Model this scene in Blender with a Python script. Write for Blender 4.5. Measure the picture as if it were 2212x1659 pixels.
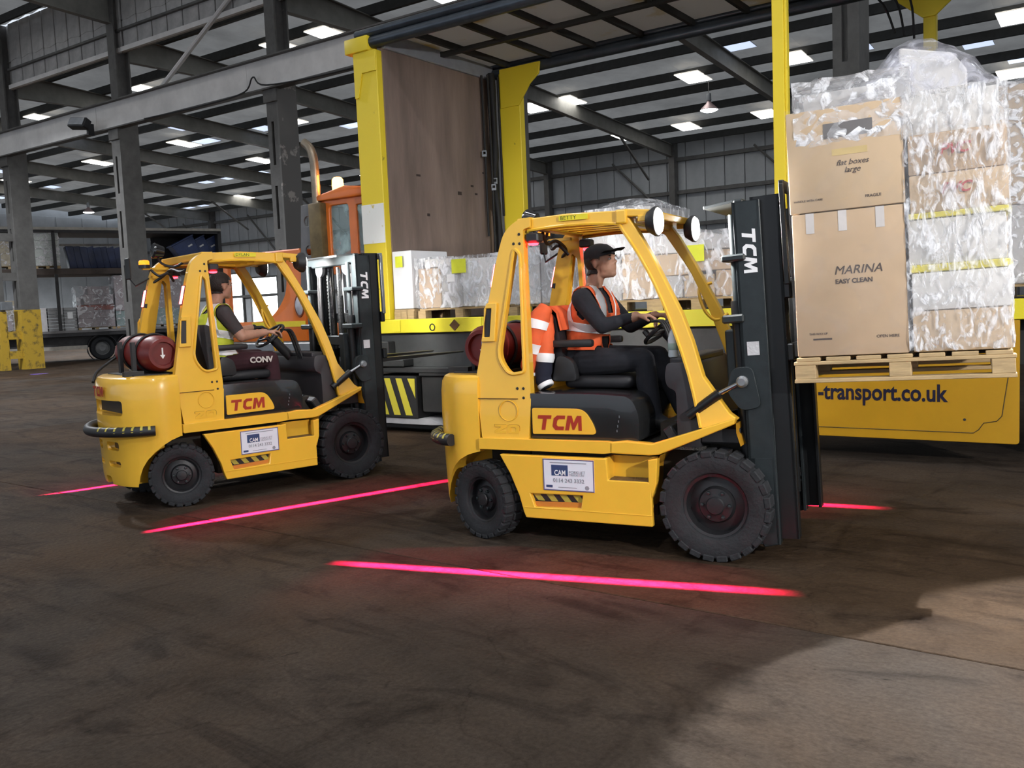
import bpy, bmesh, math, random
from mathutils import Matrix, Vector, Euler
random.seed(7)
S = bpy.context.scene
C = S.collection
for o in list(bpy.data.objects): bpy.data.objects.remove(o, do_unlink=True)
PI = math.pi
R = math.radians

# ------------------------------------------------------------------ camera
F_PX, PITCH, ROLL, CAMH = 1962.24, 0.0862221, 0.0415352, 1.57933
cam = bpy.data.cameras.new('camera'); cam.sensor_width = 36.0; cam.sensor_fit = 'HORIZONTAL'
cam.lens = F_PX * 36.0 / 2212.0; cam.clip_start = 0.05; cam.clip_end = 400
camo = bpy.data.objects.new('camera', cam); C.objects.link(camo)
_fw = Vector((0, math.cos(PITCH), -math.sin(PITCH))); _up = Vector((0, math.sin(PITCH), math.cos(PITCH))); _rt = Vector((1, 0, 0))
_c, _s = math.cos(ROLL), math.sin(ROLL)
_r2 = _c * _rt - _s * _up; _u2 = _s * _rt + _c * _up
camo.matrix_world = Matrix(((_r2.x, _u2.x, -_fw.x, 0), (_r2.y, _u2.y, -_fw.y, 0), (_r2.z, _u2.z, -_fw.z, CAMH), (0, 0, 0, 1)))
S.camera = camo

# ------------------------------------------------------------------ world, exposure
w = bpy.data.worlds.new('world'); S.world = w; w.use_nodes = True
w.node_tree.nodes['Background'].inputs[0].default_value = (0.80, 0.88, 1.0, 1)
w.node_tree.nodes['Background'].inputs[1].default_value = 0.66
S.view_settings.view_transform = 'Standard'; S.view_settings.look = 'None'
S.view_settings.gamma = 1.0; S.view_settings.use_curve_mapping = False
S.view_settings.exposure = 0.68
S.cycles.max_bounces = 5; S.cycles.diffuse_bounces = 2; S.cycles.glossy_bounces = 2; S.cycles.transmission_bounces = 4; S.cycles.transparent_max_bounces = 10
S.cycles.caustics_reflective = False; S.cycles.caustics_refractive = False; S.cycles.adaptive_threshold = 0.08; S.cycles.adaptive_min_samples = 16; S.cycles.sample_clamp_indirect = 4.0

def light(name, kind, loc, energy, col=(1, 1, 1), aim=None, size=0.2, spot=60, blend=0.3):
    l = bpy.data.lights.new(name, kind); l.energy = energy; l.color = col
    if kind == 'AREA': l.shape = 'DISK'; l.size = size
    else: l.shadow_soft_size = size
    if kind == 'SPOT': l.spot_size = R(spot); l.spot_blend = blend
    o = bpy.data.objects.new(name, l); C.objects.link(o); o.location = loc
    if aim is not None:
        o.rotation_euler = (Vector(aim) - Vector(loc)).to_track_quat('-Z', 'Y').to_euler()
    return o

# unseen high-bay lamps added to light the yard and far left (their housings are built with the roof)
FILL_HIGHBAYS = [(-5.0, 3.0, 9.6), (5.5, 0.5, 9.6), (0.5, 5.2, 9.6), (-10.8, 16.5, 9.8), (-2.5, -4.0, 9.6), (-17.5, 26.0, 9.8)]
HB_POWER = [350, 600, 300, 3000, 900, 3600]

# ------------------------------------------------------------------ frames
UA = R(-35.0)
def frame(x, y, a, z=0.0): return Matrix.Translation((x, y, z)) @ Matrix.Rotation(a, 4, 'Z')
F_TRK_R = frame(0.0223, 6.5865, -0.474868)
F_TRK_L = frame(-3.1423, 8.0060, 0.694723)
F_TRL = frame(-1.9, 12.0, UA)              # near front corner of the trailer; x along it, y away from the camera
F_BLD = frame(6.0, 16.8, UA)               # column line of the hall
F_FAR = frame(-17.4, 38.4, math.atan2(.537, .843))

# ------------------------------------------------------------------ materials
MATS = {}
def M(name, col=None, rough=.5, metal=0., var=.12, scale=6., bump=0., bscale=30., col2=None, thr=None, stretch=None, emit=None, estr=1., coat=0., spec=.5, alpha=None, gap=.06):
    if name in MATS: return MATS[name]
    m = bpy.data.materials.new(name); m.use_nodes = True; nt = m.node_tree; N = nt.nodes; L = nt.links
    b = N['Principled BSDF']; b.inputs['Roughness'].default_value = rough; b.inputs['Metallic'].default_value = metal
    b.inputs['Coat Weight'].default_value = coat; b.inputs['Specular IOR Level'].default_value = spec
    tc = N.new('ShaderNodeTexCoord'); src = tc.outputs['Object']
    if stretch:
        mp = N.new('ShaderNodeMapping'); mp.inputs['Scale'].default_value = stretch; L.new(src, mp.inputs[0]); src = mp.outputs[0]
    n = N.new('ShaderNodeTexNoise'); n.inputs['Scale'].default_value = scale; n.inputs['Detail'].default_value = 6; n.inputs['Roughness'].default_value = .62; L.new(src, n.inputs['Vector'])
    r = N.new('ShaderNodeValToRGB'); L.new(n.outputs[0], r.inputs[0])
    c = Vector(col)
    if col2 is None:
        a, d = c * (1 - var), c * (1 + var * .7)
        r.color_ramp.elements[0].position = .3; r.color_ramp.elements[1].position = .7
    else:
        a, d = Vector(col2), c
        t = .45 if thr is None else thr
        r.color_ramp.elements[0].position = t - gap; r.color_ramp.elements[1].position = t + gap
    r.color_ramp.elements[0].color = (*[max(0, min(1, q)) for q in a], 1); r.color_ramp.elements[1].color = (*[max(0, min(1, q)) for q in d], 1)
    L.new(r.outputs[0], b.inputs['Base Color'])
    if bump:
        n2 = N.new('ShaderNodeTexNoise'); n2.inputs['Scale'].default_value = bscale; n2.inputs['Detail'].default_value = 4; L.new(src, n2.inputs['Vector'])
        bp = N.new('ShaderNodeBump'); bp.inputs['Strength'].default_value = bump; bp.inputs['Distance'].default_value = .02; L.new(n2.outputs[0], bp.inputs['Height']); L.new(bp.outputs[0], b.inputs['Normal'])
    if emit:
        b.inputs['Emission Color'].default_value = (*emit, 1); b.inputs['Emission Strength'].default_value = estr
    MATS[name] = m
    return m

def film(name, tint=(.95, .96, 1), clear=.55, rough=.16, bscale=9., bump=.9, stretch=(1, 1, 1), sharp=1.1, lo=.50, hi=.60):
    if name in MATS: return MATS[name]
    m = bpy.data.materials.new(name); m.use_nodes = True; nt = m.node_tree; N = nt.nodes; L = nt.links
    b = N['Principled BSDF']; b.inputs['Base Color'].default_value = (*tint, 1); b.inputs['Roughness'].default_value = rough; b.inputs['Specular IOR Level'].default_value = .9
    t = N.new('ShaderNodeBsdfTransparent'); mx = N.new('ShaderNodeMixShader'); out = N['Material Output']
    tc = N.new('ShaderNodeTexCoord'); mp = N.new('ShaderNodeMapping'); mp.inputs['Scale'].default_value = stretch; L.new(tc.outputs['Object'], mp.inputs[0])
    n = N.new('ShaderNodeTexNoise'); n.inputs['Scale'].default_value = bscale; n.inputs['Detail'].default_value = 5; n.inputs['Distortion'].default_value = 1.2; L.new(mp.outputs[0], n.inputs['Vector'])
    bp = N.new('ShaderNodeBump'); bp.inputs['Strength'].default_value = bump; bp.inputs['Distance'].default_value = .03; L.new(n.outputs[0], bp.inputs['Height']); L.new(bp.outputs[0], b.inputs['Normal'])
    n3 = N.new('ShaderNodeTexNoise'); n3.inputs['Scale'].default_value = bscale * sharp; n3.inputs['Detail'].default_value = 6; n3.inputs['Distortion'].default_value = 1.5; L.new(mp.outputs[0], n3.inputs['Vector'])
    mr = N.new('ShaderNodeMapRange'); mr.inputs[1].default_value = lo; mr.inputs[2].default_value = hi; mr.inputs[3].default_value = min(.97, clear + .2); mr.inputs[4].default_value = max(.04, clear - .42); L.new(n3.outputs[0], mr.inputs[0])  # denser film streaks that also paint its highlights as white patches
    L.new(mr.outputs[0], mx.inputs[0]); L.new(b.outputs[0], mx.inputs[1]); L.new(t.outputs[0], mx.inputs[2]); L.new(mx.outputs[0], out.inputs[0])
    MATS[name] = m
    return m

def translucent(m, f, col=None):
    nt = m.node_tree; N = nt.nodes; L = nt.links; b = N['Principled BSDF']; out = N['Material Output']
    t = N.new('ShaderNodeBsdfTranslucent'); mx = N.new('ShaderNodeMixShader'); mx.inputs[0].default_value = f
    if col: t.inputs[0].default_value = (*col, 1)
    else: L.new(b.inputs['Base Color'].links[0].from_socket, t.inputs[0])
    L.new(b.outputs[0], mx.inputs[1]); L.new(t.outputs[0], mx.inputs[2]); L.new(mx.outputs[0], out.inputs[0]); return m
def glow(name, col, s):
    if name in MATS: return MATS[name]
    m = bpy.data.materials.new(name); m.use_nodes = True; nt = m.node_tree
    b = nt.nodes['Principled BSDF']; b.inputs['Base Color'].default_value = (*col, 1); b.inputs['Emission Color'].default_value = (*col, 1); b.inputs['Emission Strength'].default_value = s
    n = nt.nodes.new('ShaderNodeTexNoise'); n.inputs['Scale'].default_value = 3; nt.links.new(n.outputs[0], b.inputs['Roughness'])
    MATS[name] = m
    return m

YEL = (.88, .50, .045)
yellow = M('fork_yellow', YEL, .28, var=.05, scale=3, coat=.4)
black = M('black_plastic', (.018, .018, .02), .5, var=.2)
darkst = M('dark_steel', (.025, .032, .035), .42, .3, var=.25, scale=10)
rubber = M('rubber', (.016, .017, .020), .82, var=.3, scale=12, bump=.25, bscale=60)
rimblk = M('rim_black', (.016, .016, .018), .45, .1)
chrome = M('chrome', (.42, .43, .45), .25, 1., var=.1)
greyst = M('grey_steel', (.26, .275, .29), .42, .6, var=.15)
redpaint = M('lpg_red', (.16, .016, .014), .42, var=.2, scale=5)
logo_red = M('logo_red', (.38, .03, .012), .45, var=.05)
white = M('white_paint', (.86, .86, .88), .5, var=.03)
navy = M('navy_print', (.03, .06, .16), .5, var=.05)
inkgrey = M('ink_grey', (.28, .29, .33), .6, var=.05)
hazyel = M('hazard_yellow', (.50, .42, .06), .5, var=.2, scale=14)
ledwhite = glow('lamp_white', (1, .98, .94), 25)
redlens = glow('red_lens', (1, .03, .05), 7); taillens = glow('tail_lens', (1, .06, .07), 16)
amber = glow('amber_lens', (1, .22, .01), 1.6)
amber_b = glow('amber_beacon', (1, .36, .06), 9)
cloth_dk = M('cloth_dark', (.012, .013, .019), .9, var=.25, scale=20, bump=.15, bscale=25)
skin = M('skin', (.46, .25, .17), .55, var=.12, scale=18)
hair_m = M('hair_dark', (.018, .013, .011), .6, var=.3, scale=40, bump=.4, bscale=90)
retro = M('reflective_tape', (.93, .94, .96), .35, var=.02)
orange = M('hivis_orange', (.82, .13, .035), .75, var=.12, scale=9, bump=.15, bscale=14)
limey = M('hivis_yellow', (.55, .62, .04), .75, var=.1, scale=9, bump=.15, bscale=14)
card = M('cardboard', (.50, .355, .225), .75, var=.09, scale=3, bump=.04)
card2 = M('cardboard_pale', (.56, .41, .26), .75, var=.09, scale=3, bump=.04)
wood = M('pallet_wood', (.50, .36, .19), .75, var=.25, scale=5, stretch=(1, 8, 8), bump=.15)
filmc = film('clear_film')
filmt = film('clear_film_tight', clear=.62, rough=.12, bscale=7)
filmd = film('dull_film', tint=(.8, .78, .8), clear=.72, rough=.25, bscale=4, bump=.6)

# ------------------------------------------------------------------ helpers
def mk(name, bm, mat, parent=None, mw=None, smooth=None, recalc=True):
    if recalc: bmesh.ops.recalc_face_normals(bm, faces=bm.faces)
    me = bpy.data.meshes.new(name); bm.to_mesh(me); bm.free()
    if isinstance(mat, (list, tuple)):
        for q in mat: me.materials.append(q)
    else: me.materials.append(mat)
    if smooth is not None:
        for p in me.polygons: p.use_smooth = True
        me.set_sharp_from_angle(angle=R(smooth))
    o = bpy.data.objects.new(name, me); C.objects.link(o)
    if parent is not None: o.parent = parent
    if mw is not None: o.matrix_local = mw
    return o
def tag(o, label=None, cat=None, group=None, kind=None):
    if label: o['label'] = label
    if cat: o['category'] = cat
    if group: o['group'] = group
    if kind: o['kind'] = kind
    return o
def thing(name, label, cat, mw, group=None):
    o = bpy.data.objects.new(name, None); C.objects.link(o); o.matrix_world = mw; o.empty_display_size = .1
    return tag(o, label, cat, group)
def dup(o, mw, parent=None):
    c = o.copy(); C.objects.link(c); c.parent = parent
    if mw is not None: c.matrix_local = mw
    for ch in list(o.children):
        d = ch.copy(); C.objects.link(d); d.parent = c; d.matrix_local = ch.matrix_local.copy()
        for g in list(ch.children):
            e = g.copy(); C.objects.link(e); e.parent = d; e.matrix_local = g.matrix_local.copy()
    return c
NB = bmesh.new
def T(x, y, z): return Matrix.Translation((x, y, z))
def RX(a): return Matrix.Rotation(R(a), 4, 'X')
def RY(a): return Matrix.Rotation(R(a), 4, 'Y')
def RZ(a): return Matrix.Rotation(R(a), 4, 'Z')
def box(bm, x0, x1, y0, y1, z0, z1, xf=None, bev=0., seg=1):
    m = T((x0 + x1) / 2, (y0 + y1) / 2, (z0 + z1) / 2) @ Matrix.Diagonal((abs(x1 - x0), abs(y1 - y0), abs(z1 - z0), 1))
    if bev:
        t = NB(); bmesh.ops.create_cube(t, size=1, matrix=m); bmesh.ops.bevel(t, geom=list(t.edges), offset=bev, segments=seg, profile=.5, affect='EDGES')
        if xf is not None: bmesh.ops.transform(t, matrix=xf, verts=t.verts)
        add(bm, t); return bm
    g = bmesh.ops.create_cube(bm, size=1, matrix=m if xf is None else xf @ m)
    return bm
def add(bm, t):
    me = bpy.data.meshes.new('tmp'); t.to_mesh(me); t.free(); bm.from_mesh(me); bpy.data.meshes.remove(me)
def B(x0, x1, y0, y1, z0, z1, bev=0., seg=1, xf=None): return box(NB(), x0, x1, y0, y1, z0, z1, xf, bev, seg)
def bevel(bm, wd, seg=2, ang=35):
    bmesh.ops.remove_doubles(bm, verts=bm.verts, dist=1e-5)
    bmesh.ops.recalc_face_normals(bm, faces=bm.faces)
    es = [e for e in bm.edges if len(e.link_faces) == 2 and e.calc_face_angle(0) > R(ang)]
    bmesh.ops.bevel(bm, geom=es, offset=wd, segments=seg, profile=.5, affect='EDGES', clamp_overlap=True)
    return bm
def plate(outer, y0, y1, holes=(), ymap=None, xf=None, bm=None):
    """outline in x-z, extruded from y0 to y1"""
    t = NB(); es = []
    for loop in [outer] + list(holes):
        vs = [t.verts.new((p[0], y0, p[1])) for p in loop]
        for i in range(len(vs)): es.append(t.edges.new((vs[i], vs[(i + 1) % len(vs)])))
    bmesh.ops.triangle_fill(t, use_beauty=True, use_dissolve=False, edges=es)
    g = bmesh.ops.extrude_face_region(t, geom=list(t.faces))
    bmesh.ops.translate(t, vec=(0, y1 - y0, 0), verts=[v for v in g['geom'] if isinstance(v, bmesh.types.BMVert)])
    if ymap:
        for v in t.verts: v.co.y += ymap(v.co.z)
    if xf is not None: bmesh.ops.transform(t, matrix=xf, verts=t.verts)
    bmesh.ops.recalc_face_normals(t, faces=t.faces)
    if bm is None: return t
    add(bm, t); return bm
def rp(pts, r=.02, seg=4):
    """round the corners of a 2-D polygon"""
    out = []; n = len(pts)
    for i, p in enumerate(pts):
        rr = p[2] if len(p) > 2 else r
        p = Vector(p[:2]); a = Vector(pts[i - 1][:2]) - p; b = Vector(pts[(i + 1) % n][:2]) - p
        la, lb = a.length, b.length; a.normalize(); b.normalize()
        d = min(rr, la * .48, lb * .48)
        if d < 1e-4: out.append(tuple(p)); continue
        A, Bq = p + a * d, p + b * d
        for k in range(seg + 1):
            t = k / seg; out.append(tuple((1 - t) ** 2 * A + 2 * t * (1 - t) * p + t * t * Bq))
    return out
def tube(path, r, n=8, closed=False, bm=None, cap=True):
    t = NB() if bm is None else bm
    P = [Vector(p) for p in path]; k = len(P); rings = []; nrm = None
    for i, p in enumerate(P):
        if closed: d = P[(i + 1) % k] - P[i - 1]
        else: d = P[min(i + 1, k - 1)] - P[max(i - 1, 0)]
        d.normalize()
        if nrm is None:
            nrm = d.orthogonal().normalized()
        nrm = (nrm - d * nrm.dot(d)).normalized(); bn = d.cross(nrm)
        rr = r[i] if isinstance(r, (list, tuple)) else r
        rings.append([t.verts.new(p + (nrm * math.cos(2 * PI * j / n) + bn * math.sin(2 * PI * j / n)) * rr) for j in range(n)])
    for i in range(k if closed else k - 1):
        a, b = rings[i], rings[(i + 1) % k]
        for j in range(n): t.faces.new((a[j], a[(j + 1) % n], b[(j + 1) % n], b[j]))
    if not closed and cap:
        t.faces.new(rings[0][::-1]); t.faces.new(rings[-1])
    return t
def smoothpath(pts, k=6):
    P = [Vector(p) for p in pts]; out = []
    for i in range(len(P) - 1):
        a, b, c, d = P[max(i - 1, 0)], P[i], P[i + 1], P[min(i + 2, len(P) - 1)]
        for j in range(k):
            t = j / k
            out.append(.5 * ((2 * b) + (-a + c) * t + (2 * a - 5 * b + 4 * c - d) * t * t + (-a + 3 * b - 3 * c + d) * t ** 3))
    out.append(P[-1]); return out
def lathe(prof, n=24, axis='Z', xf=None, bm=None, closed=False):
    """profile of (radius, height)"""
    t = NB(); rings = []
    for r_, h in prof:
        if r_ < 1e-5: rings.append([t.verts.new((0, 0, h))])
        else: rings.append([t.verts.new((r_ * math.cos(2 * PI * j / n), r_ * math.sin(2 * PI * j / n), h)) for j in range(n)])
    for i in range(len(rings) if closed else len(rings) - 1):
        a, b = rings[i], rings[(i + 1) % len(rings)]
        for j in range(n):
            k = (j + 1) % n
            if len(a) == 1 and len(b) == 1: break
            if len(a) == 1: t.faces.new((a[0], b[j], b[k]))
            elif len(b) == 1: t.faces.new((a[j], a[k], b[0]))
            else: t.faces.new((a[j], a[k], b[k], b[j]))
    m = Matrix.Identity(4)
    if axis == 'Y': m = RX(90)
    if axis == 'X': m = RY(90)
    if xf is not None: m = xf @ m
    bmesh.ops.transform(t, matrix=m, verts=t.verts)
    if bm is None: return t
    add(bm, t); return bm
def cyl(p, q, r, n=12, r2=None, bm=None): return tube([p, q], [r, r if r2 is None else r2], n, bm=bm)
def torus(R_, r_, n=20, m=8, xf=None):
    prof = [(R_ + r_ * math.cos(2 * PI * k / m), r_ * math.sin(2 * PI * k / m)) for k in range(m)]
    return lathe(prof, n, xf=xf, closed=True)
def sph(bm, c, r, seg=12, xf=None):
    rr = r if isinstance(r, (tuple, list)) else (r, r, r)
    m = T(*c) @ (xf if xf is not None else Matrix.Identity(4)) @ Matrix.Diagonal((*rr, 1))
    bmesh.ops.create_uvsphere(bm, u_segments=seg, v_segments=max(6, seg * 2 // 3), radius=1, matrix=m); return bm
def text(name, s, size, mat, mw, parent=None, ext=.001, bold=0., align='LEFT', xs=1., shear=0.):
    cu = bpy.data.curves.new('t', 'FONT'); cu.body = s; cu.size = size; cu.extrude = ext; cu.offset = bold; cu.align_x = align; cu.resolution_u = 3; cu.shear = shear
    o = bpy.data.objects.new('t', cu); C.objects.link(o)
    dg = bpy.context.evaluated_depsgraph_get(); me = bpy.data.meshes.new_from_object(o.evaluated_get(dg))
    bpy.data.objects.remove(o, do_unlink=True); bpy.data.curves.remove(cu)
    me.materials.clear(); me.materials.append(mat); me.name = name
    q = bpy.data.objects.new(name, me); C.objects.link(q)
    if parent is not None: q.parent = parent
    q.matrix_local = mw @ Matrix.Diagonal((xs, 1, 1, 1))
    return q
# text lies in x-y; this turns it to stand in x-z facing -y
SIDE = RX(90)
def evalmesh(o):
    dg = bpy.context.evaluated_depsgraph_get(); me = bpy.data.meshes.new_from_object(o.evaluated_get(dg)); return me
def boolean(bm, cutters):
    """bm minus each cutter bmesh"""
    a = mk('tmp', bm, yellow); cs = []
    for cb in cutters:
        c = mk('tmpc', cb, yellow); cs.append(c)
        md = a.modifiers.new('b', 'BOOLEAN'); md.operation = 'DIFFERENCE'; md.solver = 'EXACT'; md.object = c
    me = evalmesh(a); out = NB(); out.from_mesh(me)
    for o in [a] + cs:
        d = o.data; bpy.data.objects.remove(o, do_unlink=True); bpy.data.meshes.remove(d)
    bpy.data.meshes.remove(me)
    return out
TCM = [[(0, 1), (1.0, 1), (.95, .76), (.64, .76), (.5, 0), (.22, 0), (.36, .76), (-.04, .76)],
       [(2.02, 1), (1.42, 1), (1.16, .8), (1.06, .25), (1.26, 0), (1.86, 0), (1.9, .25), (1.46, .25), (1.35, .36), (1.41, .64), (1.54, .76), (1.98, .76)],
       [(1.98, 0), (2.2, 1), (2.5, 1), (2.62, .5), (2.88, 1), (3.2, 1), (3.2, 0), (2.96, 0), (2.96, .62), (2.66, .05), (2.52, .05), (2.4, .6), (2.26, 0)]]
def tcm(name, h, mat, mw, parent, ext=.0015):
    bm = NB()
    for pl in TCM: plate([(x * h, z * h) for x, z in pl], 0, -ext, bm=bm)
    return mk(name, bm, mat, parent, mw)

# ================================================================== the hall
conc = M('concrete_floor', (.108, .090, .076), .78, var=.0, scale=.9, bump=.5, bscale=22, spec=.06)
def floor_material(m):
    nt = m.node_tree; N = nt.nodes; L = nt.links; b = N['Principled BSDF']
    tc = N.new('ShaderNodeTexCoord')
    def noise(sc, st=(1, 1, 1), rot=0, det=8, dist=0):
        mp = N.new('ShaderNodeMapping'); mp.inputs['Scale'].default_value = st; mp.inputs['Rotation'].default_value = (0, 0, rot); L.new(tc.outputs['Object'], mp.inputs[0])
        n = N.new('ShaderNodeTexNoise'); n.inputs['Scale'].default_value = sc; n.inputs['Detail'].default_value = det; n.inputs['Roughness'].default_value = .65; n.inputs['Distortion'].default_value = dist; L.new(mp.outputs[0], n.inputs[0]); return n.outputs[0]
    def ramp(v, a, b_, ca, cb):
        r = N.new('ShaderNodeValToRGB'); r.color_ramp.elements[0].position = a; r.color_ramp.elements[1].position = b_
        r.color_ramp.elements[0].color = (*ca, 1); r.color_ramp.elements[1].color = (*cb, 1); L.new(v, r.inputs[0]); return r.outputs[0]
    def mul(a, b_):
        x = N.new('ShaderNodeMix'); x.data_type = 'RGBA'; x.blend_type = 'MULTIPLY'; x.inputs[0].default_value = 1; L.new(a, x.inputs[6]); L.new(b_, x.inputs[7]); return x.outputs[2]
    tone = ramp(noise(.33, det=5, dist=.5), .38, .64, (.058, .037, .0225), (.054, .043, .0345))
    lum = ramp(noise(.75, det=9), .30, .74, (.62, .62, .62), (1.35, 1.35, 1.35))
    scuff = ramp(noise(.8, (1, 3.0, 1), R(28), dist=1.8), .34, .50, (.55, .54, .56), (1, 1, 1))
    scuff2 = ramp(noise(.6, (2.6, .8, 1), R(-42), dist=2.2), .30, .46, (.66, .64, .64), (1, 1, 1))
    fine = ramp(noise(46, det=3), .36, .64, (.80, .80, .80), (1.12, 1.12, 1.12))
    spots = ramp(noise(7, dist=.8, det=3), .245, .30, (.35, .33, .33), (1, 1, 1))
    stains = ramp(noise(1.9, dist=.7, det=4), .30, .40, (.58, .56, .57), (1, 1, 1))
    c = mul(mul(mul(mul(mul(mul(tone, lum), scuff), scuff2), fine), spots), stains)
    v = N.new('ShaderNodeTexVoronoi'); v.feature = 'DISTANCE_TO_EDGE'; v.inputs['Scale'].default_value = .38
    nz = N.new('ShaderNodeTexNoise'); nz.inputs['Scale'].default_value = 2.2; nz.inputs['Detail'].default_value = 7; L.new(tc.outputs['Object'], nz.inputs[0])
    mv = N.new('ShaderNodeMix'); mv.data_type = 'RGBA'; mv.blend_type = 'ADD'; mv.inputs[0].default_value = .55; L.new(tc.outputs['Object'], mv.inputs[6]); L.new(nz.outputs[1], mv.inputs[7]); L.new(mv.outputs[2], v.inputs[0])
    crack = ramp(v.outputs[0], .0008, .004, (.74, .73, .73), (1, 1, 1))
    c = mul(c, crack)
    L.new(c, b.inputs['Base Color'])
floor_material(conc)
joint = M('joint_filler', (.012, .011, .010), .9)
JA = R(-37.3)
fl = mk('floor', B(-70, 50, -30, 95, -.30, -.03), joint); tag(fl, kind='structure')
fl.matrix_world = Matrix.Identity(4)
SL = 6.0
slab = None
SX = 34.0
for i in range(-1, 3):
    for j in range(-4, 14):
        mw = frame(1.44, 4.08, JA) @ T(-30 + i * SX, j * SL + SL / 2, 0)
        if slab is None:
            slab = mk('slab', B(-SX / 2 + .006, SX / 2 - .006, -SL / 2 + .006, SL / 2 - .006, -.06, 0, .004), conc, fl, mw)
        else:
            c = slab.copy(); C.objects.link(c); c.parent = fl; c.matrix_local = mw

steel = M('hall_steel', (.13, .126, .12), .6, .15, var=.25, scale=3, bump=.08)
rafst = M('rafter_steel', (.23, .225, .205), .6, .1, var=.2, scale=2)
steelp = M('hall_steel_peeling', (.15, .145, .138), .65, .1, scale=1.6, col2=(.40, .37, .34), thr=.38, gap=.02)
beamgrey = M('beam_grey', (.78, .76, .745), .6, .1, var=.14, scale=1.3, bump=.05)
purl = M('purlin_dark', (.055, .057, .056), .7, var=.2)
sheet = translucent(M('roof_sheet', (.34, .325, .30), .75, var=.25, scale=.5), .5)
clad = M('wall_cladding', (.44, .46, .475), .7, var=.18, scale=.7)
cladw = M('upstand_cladding', (.48, .47, .46), .75, var=.3, scale=1.5)
postyel = M('column_yellow', (.50, .32, .03), .6, scale=4, col2=(.10, .075, .03), thr=.40, gap=.08)
rl_mat = glow('rooflight', (1.0, .985, .95), 5.0)
sheet_glow = glow('roof_sheet_glow', (.62, .72, .95), .7)

ZR, KR = 10.9, .06           # far roof plane
def zr(o): return ZR - KR * o
COLS = [.33, -7.05, -14.55, -21.87, -28.75, -36.0, -43.3, -50.6]
# ceiling of the far aisle: sheeting with purlins, rafters and rooflights as parts
bm = NB()
def ridge_sheet(x0, x1, y0, y1, zf, pitch=.45, dep=.06):
    n = int((x1 - x0) / pitch); vs = []
    for k in range(n + 1):
        x = x0 + k * pitch; d = dep if k % 2 else 0
        vs.append((bm.verts.new((x, y0, zf(y0) + d)), bm.verts.new((x, y1, zf(y1) + d))))
    for k in range(n): bm.faces.new((vs[k][0], vs[k + 1][0], vs[k + 1][1], vs[k][1]))
ridge_sheet(-60, 30, 0, 25.5, zr)
ceil = tag(mk('ceiling', bm, sheet, None, F_BLD), kind='structure')
PUR = [1.5, 3.6, 5.75, 8.1, 10.4, 12.4, 15.0, 17.0, 19.7, 22.3, 24.6]
proto = None
for o in PUR:
    mw = T(-15, o, zr(o) - .16)
    if proto is None: proto = mk('purlin', B(-45, 45, -.07, .07, -.15, .15), purl, ceil, mw)
    else:
        c = proto.copy(); C.objects.link(c); c.parent = ceil; c.matrix_local = mw
def ibeam(bm, x, y0, y1, z0, z1, wd=.22, dep=.62, tf=.03, d1=None):
    """beam along y whose top runs z0 -> z1"""
    d1 = dep if d1 is None else d1
    for (a, b_, hw) in ((0, tf, wd / 2), (None, None, .012)):
        pass
    def q(hw, ta, tb, ua, ub):
        vs = [bm.verts.new(p) for p in ((x - hw, y0, z0 - ta), (x + hw, y0, z0 - ta), (x + hw, y0, z0 - tb), (x - hw, y0, z0 - tb), (x - hw, y1, z1 - ua), (x + hw, y1, z1 - ua), (x + hw, y1, z1 - ub), (x - hw, y1, z1 - ub))]
        for f in ((0, 1, 2, 3), (7, 6, 5, 4), (0, 4, 5, 1), (1, 5, 6, 2), (2, 6, 7, 3), (3, 7, 4, 0)): bm.faces.new([vs[k] for k in f])
    q(wd / 2, 0, tf, 0, tf); q(wd / 2, dep - tf, dep, d1 - tf, d1); q(.012, tf, dep - tf, tf, d1 - tf)
for s in COLS[1:] + [9.6]:
    bm = NB(); ibeam(bm, s, .2, 3.5, zr(.2) - .3, zr(3.5) - .3, dep=.85, d1=.6); ibeam(bm, s, 3.5, 25, zr(3.5) - .3, zr(25) - .3, dep=.6)
    mk('rafter', bm, rafst, ceil)
    bm = NB(); tube([(s, 22.2, 7.2), (s, 19.5, zr(19.5) - .9)], .06, 8, bm=bm); mk('brace', bm, steel, ceil)
RL = [(-17.35, 4.0), (-19.55, 4.0), (-35.3, 4.1), (-12.2, 4.3), (-27.75, 4.3), (-42.9, 4.1), (-34.6, 10.7), (-42.2, 10.7), (-26.9, 10.7), (-9.6, 15.4), (-5.75, 15.4), (-15.15, 15.4), (-17.05, 15.4), (-34.7, 15.6), (-24.5, 15.5), (-47.5, 15.6), (-16.2, 22.5), (-9.2, 22.4), (.4, 22.2), (-13.0, 22.4), (-2.3, 4.2), (3.1, 10.8), (6.4, 15.5), (1.2, 15.5), (-39.5, 19), (-45, 22.5), (-33, 22.5), (-51, 10.7), (-23.5, 22.5)]
rp0 = None
def under(o):
    for p_ in o.data.polygons: p_.material_index = 1 if p_.normal.z < -.5 else 0
for k, (s, o) in enumerate(RL):
    q = F_BLD.inverted() @ (Vector((0, 0, CAMH)) + (F_BLD @ Vector((s, o, zr(o))) - Vector((0, 0, CAMH))) * .966)
    mw = T(q.x, q.y, zr(q.y) - .31) @ Matrix.Rotation(-math.atan(KR), 4, 'X')
    if rp0 is None: rp0 = mk('rooflight', B(-.46, .46, .05, 1.4, -.02, .02), [sheet, rl_mat], ceil, mw); under(rp0)
    else:
        c = rp0.copy(); C.objects.link(c); c.parent = ceil; c.matrix_local = mw
rp1 = None
random.seed(5)
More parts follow.
